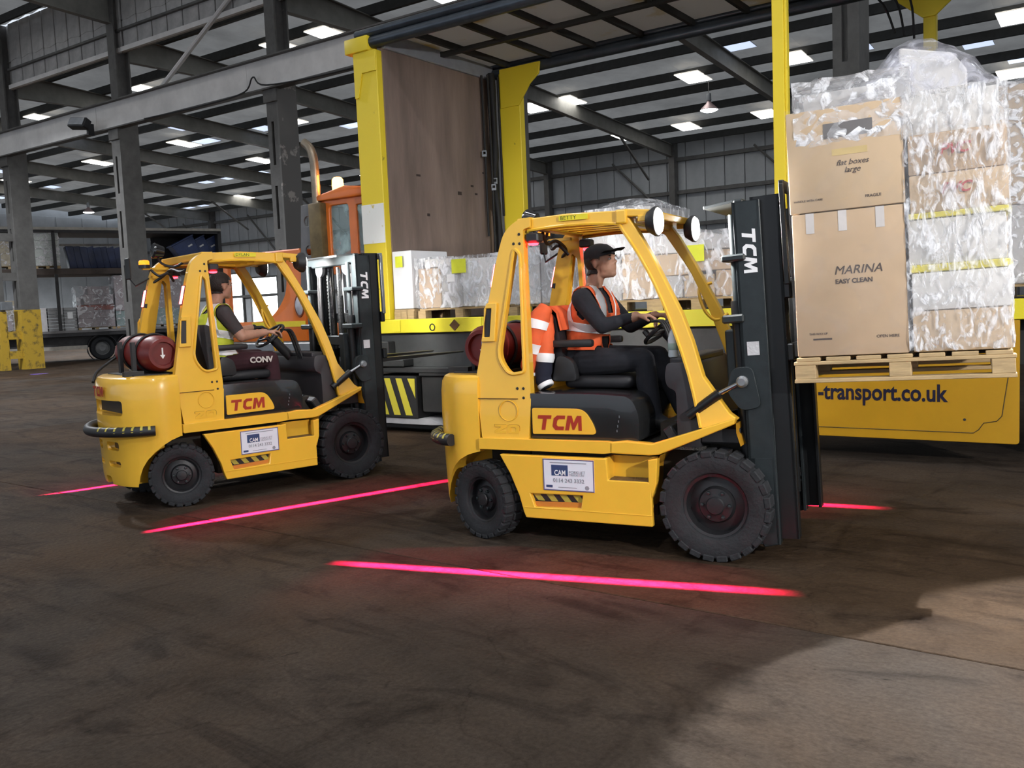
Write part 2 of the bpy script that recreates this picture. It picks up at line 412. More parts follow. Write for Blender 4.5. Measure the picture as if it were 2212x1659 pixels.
for k in range(46):  # faintly glowing panels stand in for roof sheets lit by reflection
    s, o = random.uniform(-58, 3), random.choice(PUR[2:-1]) + .15
    if any(abs(s - a) < 1.3 and abs(o - b_) < 1.0 for a, b_ in RL): continue
    mw = T(s, o, zr(o) - .05) @ Matrix.Rotation(-math.atan(KR), 4, 'X')
    if rp1 is None: rp1 = mk('rooflight', B(-.46, .46, .05, 1.3, -.02, .02), [sheet, sheet_glow], ceil, mw); under(rp1)
    else:
        c = rp1.copy(); C.objects.link(c); c.parent = ceil; c.matrix_local = mw

# near aisle: roof over the photographer
def zn(o): return 12.2 - .03 * o        # o negative towards the camera
bm = NB(); ridge_sheet(-60, 30, -40, 0, zn)
ceil2 = tag(mk('ceiling', bm, sheet, None, F_BLD), kind='structure')
proto = None
for k in range(20):
    o = -.6 - 1.9 * k; mw = T(-15, o, zn(o) - .16)
    if proto is None: proto = mk('purlin', B(-45, 45, -.045, .045, -.13, .13), purl, ceil2, mw)
    else:
        c = proto.copy(); C.objects.link(c); c.parent = ceil2; c.matrix_local = mw
for s in COLS + [7.6]:
    bm = NB(); ibeam(bm, s, -38, -.2, zn(-38) - .3, zn(-.2) - .3, dep=.7, d1=1.1); mk('rafter', bm, rafst, ceil2)
rpn = None
for s in (-44, -40, -33, -29, -25.5, -18.5, -11, -7.3, -3.6, 0.2, 4, 8, 12):  # rooflights added overhead to give the yard its top light
    for o in (-5.2, -12.8, -20.4, -28):
        mw = T(s, o, zn(o) - .05)
        if rpn is None: rpn = mk('rooflight', B(-.46, .46, .1, 1.7, -.02, .02), [sheet, rl_mat], ceil2, mw); under(rpn)
        else:
            c = rpn.copy(); C.objects.link(c); c.parent = ceil2; c.matrix_local = mw

# corrugated upstand between the two roofs, bay by bay
wu = tag(mk('wall_upstand', B(-57, 8.5, .10, .16, 9.98, 12.2), cladw, None, F_BLD), kind='structure')
pan = None
for s in COLS:
    for k in range(9):
        x = s + .32 + k * .755
        mw = T(x, .04, 11.05)
        if pan is None: pan = mk('panel', B(0, .70, -.03, .03, -1.05, 1.15, .012), cladw, wu, mw)
        else:
            c = pan.copy(); C.objects.link(c); c.parent = wu; c.matrix_local = mw
    for z, h in ((10.02, .07), (10.62, .035)):
        mk('rail', B(s + .25, s + 7.05, -.09, .02, z - h, z + h), steel if z > 10.3 else beamgrey, wu)

# far wall: cladding sheets one by one with rails and posts
wf = tag(mk('wall_far', B(-62, 30, 25.3, 25.5, 0, 9.7), clad, None, F_BLD), kind='structure')
pan = None
for k in range(86):
    mw = T(-58 + k * 1.0, 25.24, 4.75)
    if pan is None: pan = mk('panel', B(.02, .98, -.03, .03, -4.75, 4.75, .015), clad, wf, mw)
    else:
        c = pan.copy(); C.objects.link(c); c.parent = wf; c.matrix_local = mw
for z in (3.0, 5.2, 6.8, 8.4): mk('rail', B(-60, 30, 25.0, 25.22, z - .09, z + .09), steel, wf)
for s in COLS + [7.6]: mk('post', B(s - .15, s + .15, 24.75, 25.2, 0, 9.3), steel, wf)
for s in COLS: mk('brace', tube([(s, 25.0, 5.3), (s - 3.4, 25.0, 8.6)], .06, 6), steel, wf)
we = tag(mk('wall_end', B(-61, -60.8, -40, 25.5, 0, 13), clad, None, F_BLD), kind='structure')
for k in range(26): mk('panel', B(-60.8, -60.74, -26.9 + 2 * k, -25.0 + 2 * k, 0, 9.4, .015), clad, we)
wn_mat = glow('window_daylight', (.85, .93, 1), 3.0)
for k in range(5):
    wo = tag(mk('window_%d' % (k + 1), B(-60.72, -60.66, -9 + k * 5.2, -6.4 + k * 5.2, 1.4, 3.4), wn_mat, None, F_BLD), kind='structure')
    mk('window_frame', box(box(NB(), -60.66, -60.6, -7.75 + k * 5.2, -7.65 + k * 5.2, 1.4, 3.4), -60.66, -60.6, -9 + k * 5.2, -6.4 + k * 5.2, 2.35, 2.45), steel, wo)

for k, (s0, s1, z0, z1) in enumerate(((-46.9, -44.2, .0, 4.2), (-49.3, -47.9, .6, 4.6), (-40.9, -39.7, .0, 3.0))):
    d_ = tag(mk('door_%d' % (k + 1), B(s0, s1, 25.12, 25.2, z0, z1), glow('door_daylight', (.9, .96, 1), 3.2), None, F_BLD), kind='structure')
    mk('door_frame', box(box(box(NB(), s0 - .12, s0, 25.05, 25.2, z0, z1 + .12), s1, s1 + .12, 25.05, 25.2, z0, z1 + .12), s0, s1, 25.05, 25.2, z1, z1 + .12), steel, d_)
# columns, each a lower box shaft with slots and a slimmer upper shaft; the runner beam between them
for i, s in enumerate(COLS):
    c = tag(mk('trim_column', B(s - .07, s + .20, -.22, .30, 0, 8.0), steel if i != 2 else steelp, None, F_BLD), kind='structure')
    mk('flange', B(s - .23, s - .17, -.30, .34, 0, 8.0), steel, c)
    mk('flange', B(s + .17, s + .24, -.34, .34, 0, 8.0, .006), steelp if i == 2 else steel, c)
    mk('face_plate', plate([(s - .21, 0), (s + .18, 0), (s + .18, 7.95), (s - .21, 7.95)], -.34, -.30, holes=[[(s - .06, a), (s + .04, a), (s + .04, a + 1.15), (s - .06, a + 1.15)] for a in (.5, 2.2, 3.9, 5.6)]), steel, c)
    mk('upper_shaft', box(box(B(s - .03, s + .03, -.2, .22, 8.0, 12.2), s - .19, s + .19, -.24, -.19, 8.0, 12.2), s - .19, s + .19, .2, .25, 8.0, 12.2), steel, c)
    mk('cleat', B(s - .26, s + .26, -.40, -.34, 7.25, 7.6, .01), steel, c)
    if i == 4:
        mk('yellow_guard', B(s - .245, s + .255, -.355, .355, 0, 2.15), postyel, c); mk('yellow_guard', B(s - .22, s + .12, -1.06, -.80, 0, 2.1), postyel, c)
        mk('side_member', B(s - .20, s + .10, -1.04, -.82, 2.1, 7.6), steel, c)
        for z in (.4, 1.1, 3.2, 4.6): mk('lacing_plate', B(s + .06, s + .12, -.84, -.34, z, z + .28), postyel if z < 2 else steel, c)
        mk('switch_box', B(s - .02, s + .20, -1.0, -.6, 2.15, 2.45, .01), greyst, c)
rb = tag(mk('trim_beam', B(-57, 8.5, -.36, -.34, 7.62, 8.40), beamgrey, None, F_BLD), kind='structure')
mk('flange', B(-57, 8.5, -.50, -.20, 8.40, 8.44), steel, rb); mk('flange', B(-57, 8.5, -.48, -.22, 7.58, 7.62), steel, rb)
for s in COLS: mk('splice_plate', B(s - 1.3, s - .9, -.375, -.36, 7.66, 8.36, .004), beamgrey, rb)
mk('cable', tube(smoothpath([(-20, -.52, 7.60), (-17, -.53, 7.55), (-15.4, -.53, 7.62), (-15.0, -.53, 7.95), (-14.5, -.53, 7.66), (-12, -.53, 7.54), (-9, -.53, 7.58)], 6), .022, 6), black, rb)
tb = mk('trim_brace', tube([(-19.9, -.1, 8.4), (-15.6, -.1, 10.75)], .07, 8), beamgrey, None, F_BLD, smooth=40); tag(tb, kind='structure')
fd = thing('floodlight', 'black floodlight bolted to the grey runner beam beside the left column', 'light', F_BLD @ T(-22.75, -.80, 7.75))
mk('housing', B(-.42, .25, -.25, .0, -.16, .16, .02, xf=RX(-25) @ RZ(15)), black, fd); mk('glass', B(-.38, .21, -.275, -.255, -.12, .12, xf=RX(-25) @ RZ(15)), M('flood_glass', (.25, .26, .28), .1), fd); mk('bracket', B(.1, .2, .0, .2, -.3, .05), black, fd)

# high-bay lamps in view, hanging under the far roof, and the unseen ones added to light the yard
def highbay(mw, label, power, group, r=.24):
    t = thing('high_bay_lamp', label, 'lamp', mw, group)
    mk('reflector', lathe([(.07, .32), (.1, .25), (r, .02), (r - .01, 0), (r - .03, .02), (.08, .22)], 20), M('lamp_shell', (.3, .22, .22), .5, .4), t, smooth=30)
    mk('ballast', lathe([(0, .62), (.08, .6), (.09, .34), (.06, .3), (0, .3)], 14), greyst, t, smooth=30)
    mk('rod', cyl((0, 0, .6), (0, 0, 1.05), .012, 6), steel, t)
    mk('bulb', lathe([(0, -.07), (r * .55, -.055), (r - .035, -.01), (r - .03, .02), (0, .05)], 18), glow('lamp_bulb', (.85, .93, 1), 18), t)
    l = light('lamp_light', 'SPOT', (0, 0, -.10), power, (.93, .96, 1), size=.2, spot=150, blend=.6); l.parent = t; l.rotation_euler = (0, 0, 0)
    return t
VB = [(-8.6, 15.2, 'silver high-bay lamp hanging above the carton load'), (-30.8, 14.2, 'silver high-bay lamp between the two left columns'), (-14.2, 6.3, 'high-bay lamp glowing beside the peeling column'), (-49.5, 15.0, 'distant high-bay lamp above the far double-deck trailer'), (-38.9, 4.5, 'small distant lamp right of the leftmost column')]
for s, o, lb in VB: highbay(F_BLD @ T(s, o, zr(o) - 1.55), lb, 900 if s > -28 else 5200, 'high-bay lamps of the hall', .34)
for (x, y, z), p in zip(FILL_HIGHBAYS, HB_POWER):
    highbay(T(x, y, z), 'unseen high-bay lamp added to light the yard in front of the trailer', p, 'unseen high-bay lamps added to light the yard', .3)
hl_ = highbay(T(6.0, 6.55, 7.6), 'high-bay lamp beside the rear of the trailer roof', 5200, 'high-bay lamps of the hall', .3)
for ch in hl_.children:
    if ch.type == 'LIGHT':
        ch.data.spot_size = R(31); ch.data.spot_blend = .05; ch.data.shadow_soft_size = .06  # tight cone; its rim stands in for the shadow edge on the floor
        ch.rotation_euler = (Vector((3.05, 2.35, 0)) - Vector((6.0, 6.55, 7.57))).to_track_quat('-Z', 'Y').to_euler()

# unseen floodlight added behind the camera to brighten the load
fs = thing('fill_light_stand', 'unseen tripod floodlight added behind the camera to brighten the load', 'light', T(5.2, -2.6, 0))
mk('mast', cyl((0, 0, .0), (0, 0, 3.9), .03, 8), greyst, fs)
for k in range(3): mk('leg', cyl((0, 0, .9), (.7 * math.cos(k * 2.094), .7 * math.sin(k * 2.094), .0), .02, 6), greyst, fs)
mk('head', B(-.3, .3, -.02, .12, 3.75, 4.15, .02, xf=RZ(20)), black, fs); mk('glass', B(-.27, .27, .121, .13, 3.78, 4.12, xf=RZ(20)), glow('fill_lens', (1, .97, .93), 10), fs)
light('fill_beam', 'SPOT', (5.12, -2.38, 3.95), 1500, (1, .96, .92), aim=(2.3, 5.2, 1.7), size=.15, spot=52, blend=.7)

# ================================================================== forklift trucks
def gobo(name, parent, loc, p0, p1, power, col=(1, .012, .115), wid=.021):
    """zone-light projector: a spot whose lens throws a line from p0 to p1 (floor points in the parent's frame)"""
    loc, p0, p1 = Vector(loc), Vector(p0), Vector(p1); mid = (p0 + p1) / 2
    z = (loc - mid).normalized(); x = (p1 - p0); x = (x - z * x.dot(z)).normalized(); y = z.cross(x)
    l = bpy.data.lights.new(name, 'SPOT'); l.energy = power; l.color = col; l.spot_size = R(130); l.spot_blend = .1; l.shadow_soft_size = .003
    o = bpy.data.objects.new(name, l); C.objects.link(o); o.parent = parent
    o.matrix_local = Matrix(((x.x, y.x, z.x, loc.x), (x.y, y.y, z.y, loc.y), (x.z, y.z, z.z, loc.z), (0, 0, 0, 1)))
    def ang(p):
        d = p - loc; return d.dot(x) / -d.dot(z)
    a0, a1 = sorted((ang(p0), ang(p1)))
    l.use_nodes = True; nt = l.node_tree; N = nt.nodes; L = nt.links; em = N['Emission']
    tc = N.new('ShaderNodeTexCoord'); sp = N.new('ShaderNodeSeparateXYZ'); L.new(tc.outputs['Normal'], sp.inputs[0])
    def mt(op, a, b=None, clamp=False):
        n = N.new('ShaderNodeMath'); n.operation = op; n.use_clamp = clamp
        for k, v in ((0, a), (1, b)):
            if v is None: continue
            if isinstance(v, (int, float)): n.inputs[k].default_value = v
            else: L.new(v, n.inputs[k])
        return n.outputs[0]
    az = mt('ABSOLUTE', sp.outputs[2]); u = mt('DIVIDE', sp.outputs[0], az); v = mt('DIVIDE', sp.outputs[1], az)
    def gauss(q, s): return mt('EXPONENT', mt('MULTIPLY', mt('MULTIPLY', q, q), -1. / (s * s)))
    v2 = mt('MULTIPLY', mt('MULTIPLY', v, v), 1. / (wid * wid))
    line = mt('ADD', mt('EXPONENT', mt('MULTIPLY', mt('MULTIPLY', v2, v2), -1.)), mt('MULTIPLY', gauss(v, wid * 12), .006))
    soft = .18
    def step(q, lo, hi):
        n = N.new('ShaderNodeMapRange'); n.interpolation_type = 'SMOOTHSTEP'; L.new(q, n.inputs[0]); n.inputs[1].default_value = lo; n.inputs[2].default_value = hi; return n.outputs[0]
    def win(q): return mt('MULTIPLY', step(q, a0 - .02, a0 + soft), mt('SUBTRACT', 1, step(q, a1 - soft, a1 + .02)))
    fall = mt('POWER', mt('ADD', mt('MULTIPLY', u, u), 1.0), 1.4)
    k = mt('MULTIPLY', mt('MULTIPLY', line, win(u)), fall)
    L.new(k, em.inputs['Strength'])
    return o

def wheel(par, x, y, z, r, wd, steer=0., far=False):
    """outer face looks to -y (or +y on the far side)"""
    sgn = -1 if not far else 1
    xf = T(x, y, z) @ RZ(steer)
    def yp(v): return v * sgn
    # profile (radius, axial towards outer face)
    rim = .58 * r
    h = wd / 2
    wl = mk('wheel', lathe([(.0, h * .52), (.11 * r, h * .52), (.16 * r, h * .45), (.30 * r, h * .40), (.34 * r, h * .1), (.50 * r, -.05 * h), (.53 * r, h * .6), (rim, h * .66), (rim + .01, h * .5), (rim, -h), (0, -h)], 28, xf=RX(90 * (1 if not far else -1))), rimblk, par, xf, smooth=30)
    ty = NB(); prof = [(rim, h * .62), (rim + .03 * r, h * .82), (.72 * r, h * .98), (.86 * r, h), (.93 * r, h * .94), (.955 * r, h * .8), (.955 * r, -h * .8), (.93 * r, -h * .94), (.86 * r, -h), (.7 * r, -h * .95), (rim, -h * .6)]
    lathe(prof, 40, xf=RX(90 * (1 if not far else -1)), bm=ty)
    nl = 24
    for k in range(nl):
        a = 2 * PI * (k + .5) / nl; wl_ = 2 * PI * r / nl * .385
        for sd in (-1, 1):
            m = Matrix.Rotation(a, 4, 'Y') @ T(0, sd * h * .56, r * .955)
            box(ty, -wl_, wl_, -h * .47, h * .47, -.07 * r, .045 * r, xf=m, bev=.006)
    mk('tyre', ty, rubber, wl, None, smooth=35)
    bm = NB()
    lathe([(.17 * r, h * .62), (.15 * r, h * .72), (.06 * r, h * .75), (0, h * .75)], 16, xf=RX(90 * (1 if not far else -1)), bm=bm)
    mk('hub_cap', bm, rimblk, wl, None, smooth=35)
    for k in range(6):
        a = 2 * PI * k / 6
        mk('wheel_nut', lathe([(0, .012), (.011, .01), (.013, 0), (.013, -.02)], 6, xf=T(math.cos(a) * .25 * r, sgn * (h * .46), math.sin(a) * .25 * r) @ RX(90 * (1 if not far else -1))), darkst, wl)
    return wl

def ynear(z): return .06 * (z - .8)
def forklift(name, label, F, tilt, zc, steer, nick, work, gas_label, headpow, blend):
    t = thing(name, label, 'forklift', F, 'yellow counterbalance forklift trucks')
    P = lambda nm, bm, mt, sm=14: mk(nm, bm, mt, t, None, smooth=sm)
    # counterweight
    plan = rp([(.0, -.565, 0), (-.17, -.575, .16), (-.40, -.42, .2), (-.475, -.15, .25), (-.475, .15, .25), (-.40, .42, .2), (-.17, .575, .16), (.0, .565, 0)], .1, 6)
    cw = NB(); lay = [(.20, .93), (.26, .955), (.6, .985), (.85, 1.0), (1.0, .995), (1.07, .975), (1.105, .93), (1.12, .86)]
    rings = []
    for z, s in lay: rings.append([cw.verts.new((p[0] * s, p[1] * (1 - (1 - s) * .5), z)) for p in plan])
    for a, b_ in zip(rings, rings[1:]):
        for i in range(len(a)): cw.faces.new((a[i], a[(i + 1) % len(a)], b_[(i + 1) % len(a)], b_[i]))
    cw.faces.new(rings[0]); cw.faces.new(rings[-1])
    bmesh.ops.recalc_face_normals(cw, faces=cw.faces)
    cut = [lathe([(0, -.16), (.40, -.16), (.40, .5), (0, .5)], 32, xf=T(.06, -.41, .21) @ RX(90)), lathe([(0, -.16), (.40, -.16), (.40, .5), (0, .5)], 32, xf=T(.06, .41, .21) @ RX(-90)),
           B(-.6, -.36, -.36, .36, .80, .925, .03, 3), B(-.6, -.40, -.27, -.06, .50, .575, .02, 2), B(-.6, -.40, -.27, -.06, .36, .41, .02, 2), B(-.6, -.40, .06, .27, .50, .575, .02, 2), B(-.6, -.40, .06, .27, .36, .41, .02, 2), B(-.6, -.3, -.07, .07, .1, .27, .02, 2)]
    P('counterweight', boolean(cw, cut), yellow, 32)
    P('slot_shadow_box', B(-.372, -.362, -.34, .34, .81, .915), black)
    for y0_ in (-.26, .07):
        for z0_, z1_ in ((.505, .57), (.365, .405)): P('vent_back', B(-.404, -.400, y0_, y0_ + .19, z0_, z1_), M('vent_shade', (.10, .055, .012), .8))
    tcm('maker_logo', .085, logo_red, T(-.482, .15, .955) @ RZ(-90) , t)
    # rear bumper hose
    bp = smoothpath([(-.22, -.565, .675), (-.36, -.50, .675), (-.50, -.30, .67), (-.57, 0, .665), (-.50, .30, .67), (-.36, .50, .675), (-.22, .565, .675)], 6)
    bmp = P('rear_bumper', tube(bp, .042, 12), black, 40)
    for k in range(2, 15, 2):
        a, b_ = bp[k], bp[k + 1]; d = (b_ - a).normalized()
        mk('stripe', tube([a + Vector((0, 0, .003)) - d * .002, a + Vector((0, 0, .003)) + d * .018], .0415, 12, cap=False), hazyel, bmp)
    # rear pillar and panel, near and far
    slot = rp([(.283, 1.955, .03), (.325, 1.91, .02), (.345, 1.14, .02), (.235, 1.12, .10), (.150, 1.24, .08)], .03, 5)
    pil = rp([(-.015, 1.03, .01), (-.02, 1.10, .03), (.035, 1.36, .02), (.085, 1.62, .0), (.157, 1.917, .05), (.205, 2.065, .06), (.30, 2.135, .05), (.40, 2.147, 0), (.40, 2.085, 0), (.347, 2.07, .015), (.39, .965, 0), (.37, .70, 0), (.02, .70, .01)], .02, 4)
    bx = [[(.062, 1.56), (.062, 1.37), (.10, 1.37), (.118, 1.56)]]
    for sg in (-1, 1):
        def ym(z, sg=sg): return (ynear(z) if sg < 0 else -ynear(z))
        yo = -.555 if sg < 0 else .595
        pp = P('rear_pillar', bevel(plate(pil, yo, yo - sg * .06, [slot], ym), .008, 2), yellow)
        mk('slot_lip', tube([(x, yo + ym(z) + sg * .004, z) for x, z in slot], .012, 6, closed=True), yellow, pp, None, 40)
        mk('vent_box', bevel(plate(rp([(.035, 1.345, 0), (.135, 1.345, 0), (.155, 1.60, 0), (.078, 1.60, 0)], .005, 1), yo - .0, yo + sg * .022, [[(.058, 1.565), (.053, 1.375), (.098, 1.375), (.115, 1.565)]], ym), .004, 1), yellow, pp)
        mk('vent_dark', plate([(.058, 1.565), (.053, 1.375), (.098, 1.375), (.115, 1.565)], yo + sg * .002, yo + sg * .008, (), ym), black, pp)
        for (x, z) in ((.319, 2.041), (.322, 1.98), (.278, 1.982), (.336, 1.032), (.292, 1.032), (.337, .97)):
            mk('bolt_hole', lathe([(0, .004), (.008, .004), (.010, 0)], 8, xf=T(x, yo + ym(z) + sg * .001, z) @ RX(90 * -sg)), black, pp)
        mk('panel_seam', B(-.005, .30, yo - .001, yo + sg * .002, .961, .967), M('seam_dark', (.10, .05, .01), .8), pp)
        mk('round_boss', torus(.068, .003, 28, 6, xf=T(.225, yo + sg * .0005, .885) @ RX(90)), yellow, pp, None, 40)
        if sg < 0:
            two = [(0, 1), (1, 1), (1, .70), (.48, .27), (1, .27), (1, 0), (0, 0), (0, .30), (.55, .73), (0, .73)]
            zo = rp([(1.12, 0, .3), (2.2, 0, .3), (2.2, 1, .3), (1.12, 1, .3)], .3, 5); zi = rp([(1.42, .26, .15), (1.9, .26, .15), (1.9, .74, .15), (1.42, .74, .15)], .15, 4)
            for (g, m_, d_) in ((1.0, yellow, .006), (1.10, M('number_edge', (.42, .22, .02), .5), .003)):
                nb = NB(); fx = lambda q: (.212 + (q[0] - 1.1) * .083 * (1 + (g - 1) * .45), .762 + (q[1] - .5) * .058 * g)
                plate([fx(q) for q in two], yo, yo - d_, bm=nb); plate([fx(q) for q in zo], yo, yo - d_, [[fx(q) for q in zi]], bm=nb)
                mk('model_number', nb, m_, pp)
        # roof rail and front pillar
        fr = [(.30, 2.137), (.65, 2.152), (.98, 2.142), (1.045, 2.118), (1.12, 2.015), (1.23, 1.822), (1.40, 1.488), (1.463, 1.324), (1.529, 1.105), (1.687, .888), (1.735, .855), (1.70, .825), (1.62, .80), (1.518, .765), (1.518, .792), (1.441, 1.128), (1.318, 1.486), (1.185, 1.779), (1.025, 2.028), (.985, 2.062), (.65, 2.083), (.335, 2.068)]
        yf = -.535 if sg < 0 else .575
        gp = P('guard_side', bevel(plate(fr, yf, yf - sg * .07, (), lambda z, sg=sg: (1 if sg < 0 else -1) * .065 * (z - .8)), .007, 2), yellow)
        lip = smoothpath([(.37, 2.062), (.65, 2.077), (.97, 2.060), (1.03, 2.012), (1.185, 1.765), (1.318, 1.474), (1.441, 1.12), (1.512, .80)], 3)
        mk('weather_strip', tube([(p[0], yf - sg * .012 + (1 if sg < 0 else -1) * .065 * (p[1] - .8) + sg * .012, p[1]) for p in lip], .011, 6), yellow, gp, None, 40)
        if sg > 0: mk('grab_handle', tube(smoothpath([(1.33, .50, 1.68), (1.25, .46, 1.64), (1.28, .46, 1.50), (1.36, .46, 1.42), (1.44, .50, 1.46)], 4), .011, 8), yellow, gp, None, 40)
        # fender over the front wheel
        yb = -.585 if sg < 0 else .585
        fp = [(.94, .70), (1.05, .712), (1.22, .70), (1.50, .79), (1.735, .868), (1.725, .83), (1.53, .745), (1.262, .632), (1.20, .625), (1.02, .628), (.94, .63)]
        P('front_fender', bevel(plate(fp, yb, yb - sg * .06), .008, 2), yellow)
        wa = NB()
        pts = [(1.20, .30), (1.215, .55), (1.27, .63), (1.53, .745), (1.735, .835), (1.735, .78), (1.76, .70)]
        for (x0, z0), (x1, z1) in zip(pts, pts[1:]):
            vs = [wa.verts.new(q) for q in ((x0, yb - sg * .01, z0), (x1, yb - sg * .01, z1), (x1, sg * .30, z1), (x0, sg * .30, z0))]
            wa.faces.new(vs)
        bmesh.ops.solidify(wa, geom=wa.faces[:], thickness=.01)
        P('wheel_arch', wa, yellow, 40)
        # sill and skirt
        P('side_sill', bevel(plate(rp([(.005, .625), (.005, .70), (.93, .705), (.96, .70), (.96, .632), (.90, .625)], .008, 2), yb, yb - sg * .08), .008, 2), yellow)
        sk = [(.165, .598), (.24, .47), (.30, .33), (.33, .22), (.345, .182), (1.215, .182), (1.212, .44), (1.20, .462), (.93, .462), (.923, .598)]
        hz = [(.385, .345), (.755, .352), (.74, .268), (.415, .258)]
        ys = -.598 if sg < 0 else .598
        skp = P('side_skirt', bevel(plate(sk, ys, ys - sg * .045, [hz]), .007, 2), yellow)
        mk('skirt_post', bevel(plate([(1.195, .60), (1.255, .612), (1.245, .45), (1.215, .36), (1.195, .45)], ys + sg * -.0, ys - sg * .06), .006, 2), yellow, skp)
        mk('step_back', B(.92, 1.22, sg * .45, sg * .465, .455, .60), yellow, skp)
        mk('step_side', bevel(plate([(.90, .46), (.925, .46), (.925, .60), (.90, .60)], ys + sg * -.01, sg * .45), .003, 1), yellow, skp)
        tr = mk('step_tread', B(.925, 1.205, sg * .465, sg * .59, .445, .463), M('tread_plate', (.20, .13, .06), .6, .3, bump=1., bscale=90), skp)
        mk('skirt_fold', bevel(plate([(.34, .255), (1.214, .255), (1.214, .25), (.34, .25)], ys, ys + sg * .003), .001, 1), yellow, skp)
        if sg < 0:
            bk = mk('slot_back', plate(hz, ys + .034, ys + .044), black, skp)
            for k in range(4):
                x = .42 + k * .095
                mk('stripe', plate([(x - .03, .342), (x + .018, .343), (x + .055, .297), (x + .008, .297)], ys + .030, ys + .0335), hazyel, bk)
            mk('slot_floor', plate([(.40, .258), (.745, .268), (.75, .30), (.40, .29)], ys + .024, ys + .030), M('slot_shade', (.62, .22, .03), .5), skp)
    # chassis behind the skirts
    P('chassis', box(box(B(.33, 1.2, -.44, .44, .22, .64), 1.2, 1.74, -.34, .34, .2, .80), -.05, .25, -.30, .30, .2, .62), M('chassis_dark', (.022, .016, .010), .7, var=.3))
    P('rear_axle', box(B(-.09, .09, -.46, .46, .21, .32, .02), -.06, .06, -.2, .2, .3, .55), darkst)
    P('floor_plate', B(.9, 1.52, -.5, .5, .655, .675), M('floor_mat', (.06, .055, .05), .8, bump=.8, bscale=120))
    P('cross_beam', B(1.50, 1.74, -.5, .5, .70, .80, .01), black)
    # bonnet with yellow inset
    hd = NB(); prof = rp([(.385, .705, 0), (1.12, .70, .02), (1.13, .86, .05), (1.08, .985, .07), (.80, 1.0, .05), (.385, 1.0, 0)], .03, 6)
    plate(prof, -.545, .545, bm=hd); bevel(hd, .03, 3, 50)
    P('bonnet', hd, M('bonnet_black', (.016, .017, .018), .22, var=.15, coat=.3), 35)
    ins = rp([(.40, .735, .012), (.845, .742, .025), (.83, .80, .04), (.765, .905, .10), (.40, .905, .012)], .02, 6)
    for sg in (-1, 1): P('bonnet_inset', bevel(plate(ins, sg * .545, sg * .557), .005, 2), yellow)
    tcm('maker_logo', .095, logo_red, T(.445, -.5585, .765), t)
    for k in range(4): P('louvre', B(.98 + .006 * k, .985 + .006 * k, -.549, -.545, .76 + .03 * k, .775 + .03 * k), greyst)
    # sticker on the skirt
    sg_ = P('hire_sticker', B(.485, .84, -.603, -.599, .377, .583, 0), M('sticker_white', (.74, .76, .84), .5, var=.03)); sg_['label'] = 'white hire company sticker with blue logo and phone number'
    mk('sticker_border', plate([(.485, .377), (.84, .377), (.84, .583), (.485, .583)], -.6035, -.6032, [[(.492, .384), (.833, .384), (.833, .576), (.492, .576)]]), M('border_navy', (.10, .10, .22), .5), sg_)
    mk('logo_block', B(.545, .66, -.6045, -.603, .475, .545), navy, sg_)
    text('logo_name', 'CAM', .047, white, T(.565, -.6048, .479) @ SIDE, sg_, .0004, bold=.0006, xs=.80)
    text('company_name', 'FORKLIFT', .026, inkgrey, T(.668, -.6045, .492) @ SIDE, sg_, .0004)
    text('company_name', 'TRUCKS LTD', .018, inkgrey, T(.668, -.6045, .477) @ SIDE, sg_, .0004)
    text('phone_number', '0114 243 3332', .036, inkgrey, T(.555, -.6045, .433) @ SIDE, sg_, .0004, bold=.0006)
    for (x0, x1, z0, z1) in ((.535, .79, .557, .563), (.59, .72, .398, .402)): mk('small_print', B(x0, x1, -.6045, -.603, z0, z1), inkgrey, sg_)
    mk('small_badge', lathe([(0, .001), (.016, .001), (.016, 0)], 6, xf=T(.79, -.603, .403) @ RX(90)), inkgrey, sg_)
    mk('small_badge', B(.505, .55, -.6045, -.603, .396, .412), navy, sg_)
    # overhead guard: header, cross bars, bars
    P('front_header', B(.985, 1.06, -.475, .515, 2.055, 2.145, .012, 2), yellow)
    P('header_visor', bevel(plate([(1.04, 2.10), (1.20, 2.085), (1.215, 2.13), (1.04, 2.147)], -.46, .50), .008, 2), yellow)
    P('rear_header', B(.30, .40, -.475, .515, 2.075, 2.145, .012, 2), yellow)
    for k in range(5): P('guard_bar', B(.38, 1.0, -.33 + k * .16, -.30 + k * .16, 2.085, 2.135, .006), yellow)
    lb = P('name_label', B(.60, .80, -.4655, -.4625, 2.105, 2.138), M('label_yellow', (.80, .68, .03), .6))
    text('name', nick, .034, M('marker_ink', (.10, .10, .02), .7), T(.61, -.466, 2.111) @ SIDE, lb, .0005, xs=1.15)
    # lamps on the guard
    for y in (-.45, .37):
        hl = P('headlamp', lathe([(0, -.05), (.06, -.045), (.090, .0), (.093, .02), (.083, .022)], 20, xf=T(1.235, y, 2.055) @ RY(90)), black, 35)
        mk('lens', lathe([(.086, .018), (.07, .035), (0, .045)], 18, xf=T(1.235, y, 2.055) @ RY(90)), ledwhite, hl)
        mk('bracket', B(1.13, 1.22, y - .02, y + .02, 2.06, 2.10, .005), yellow, hl)
        l = light('headlamp_beam', 'SPOT', (1.31, y, 2.055), headpow, (1, .97, .92), size=.06, spot=95, blend=.8); l.parent = t
        l.rotation_euler = (Vector((2.2, 0, -.62))).to_track_quat('-Z', 'Y').to_euler()
    for y, sg in ((-.43, -1), (.47, 1)):
        zl = P('zone_lamp', B(.36, .45, y - .045, y + .045, 1.985, 2.045, .01), black)
        mk('lens', lathe([(.036, .0), (.03, .012), (0, .016)], 14, xf=T(.405, y + sg * .02, 1.978) @ RX(180)), redlens, zl)
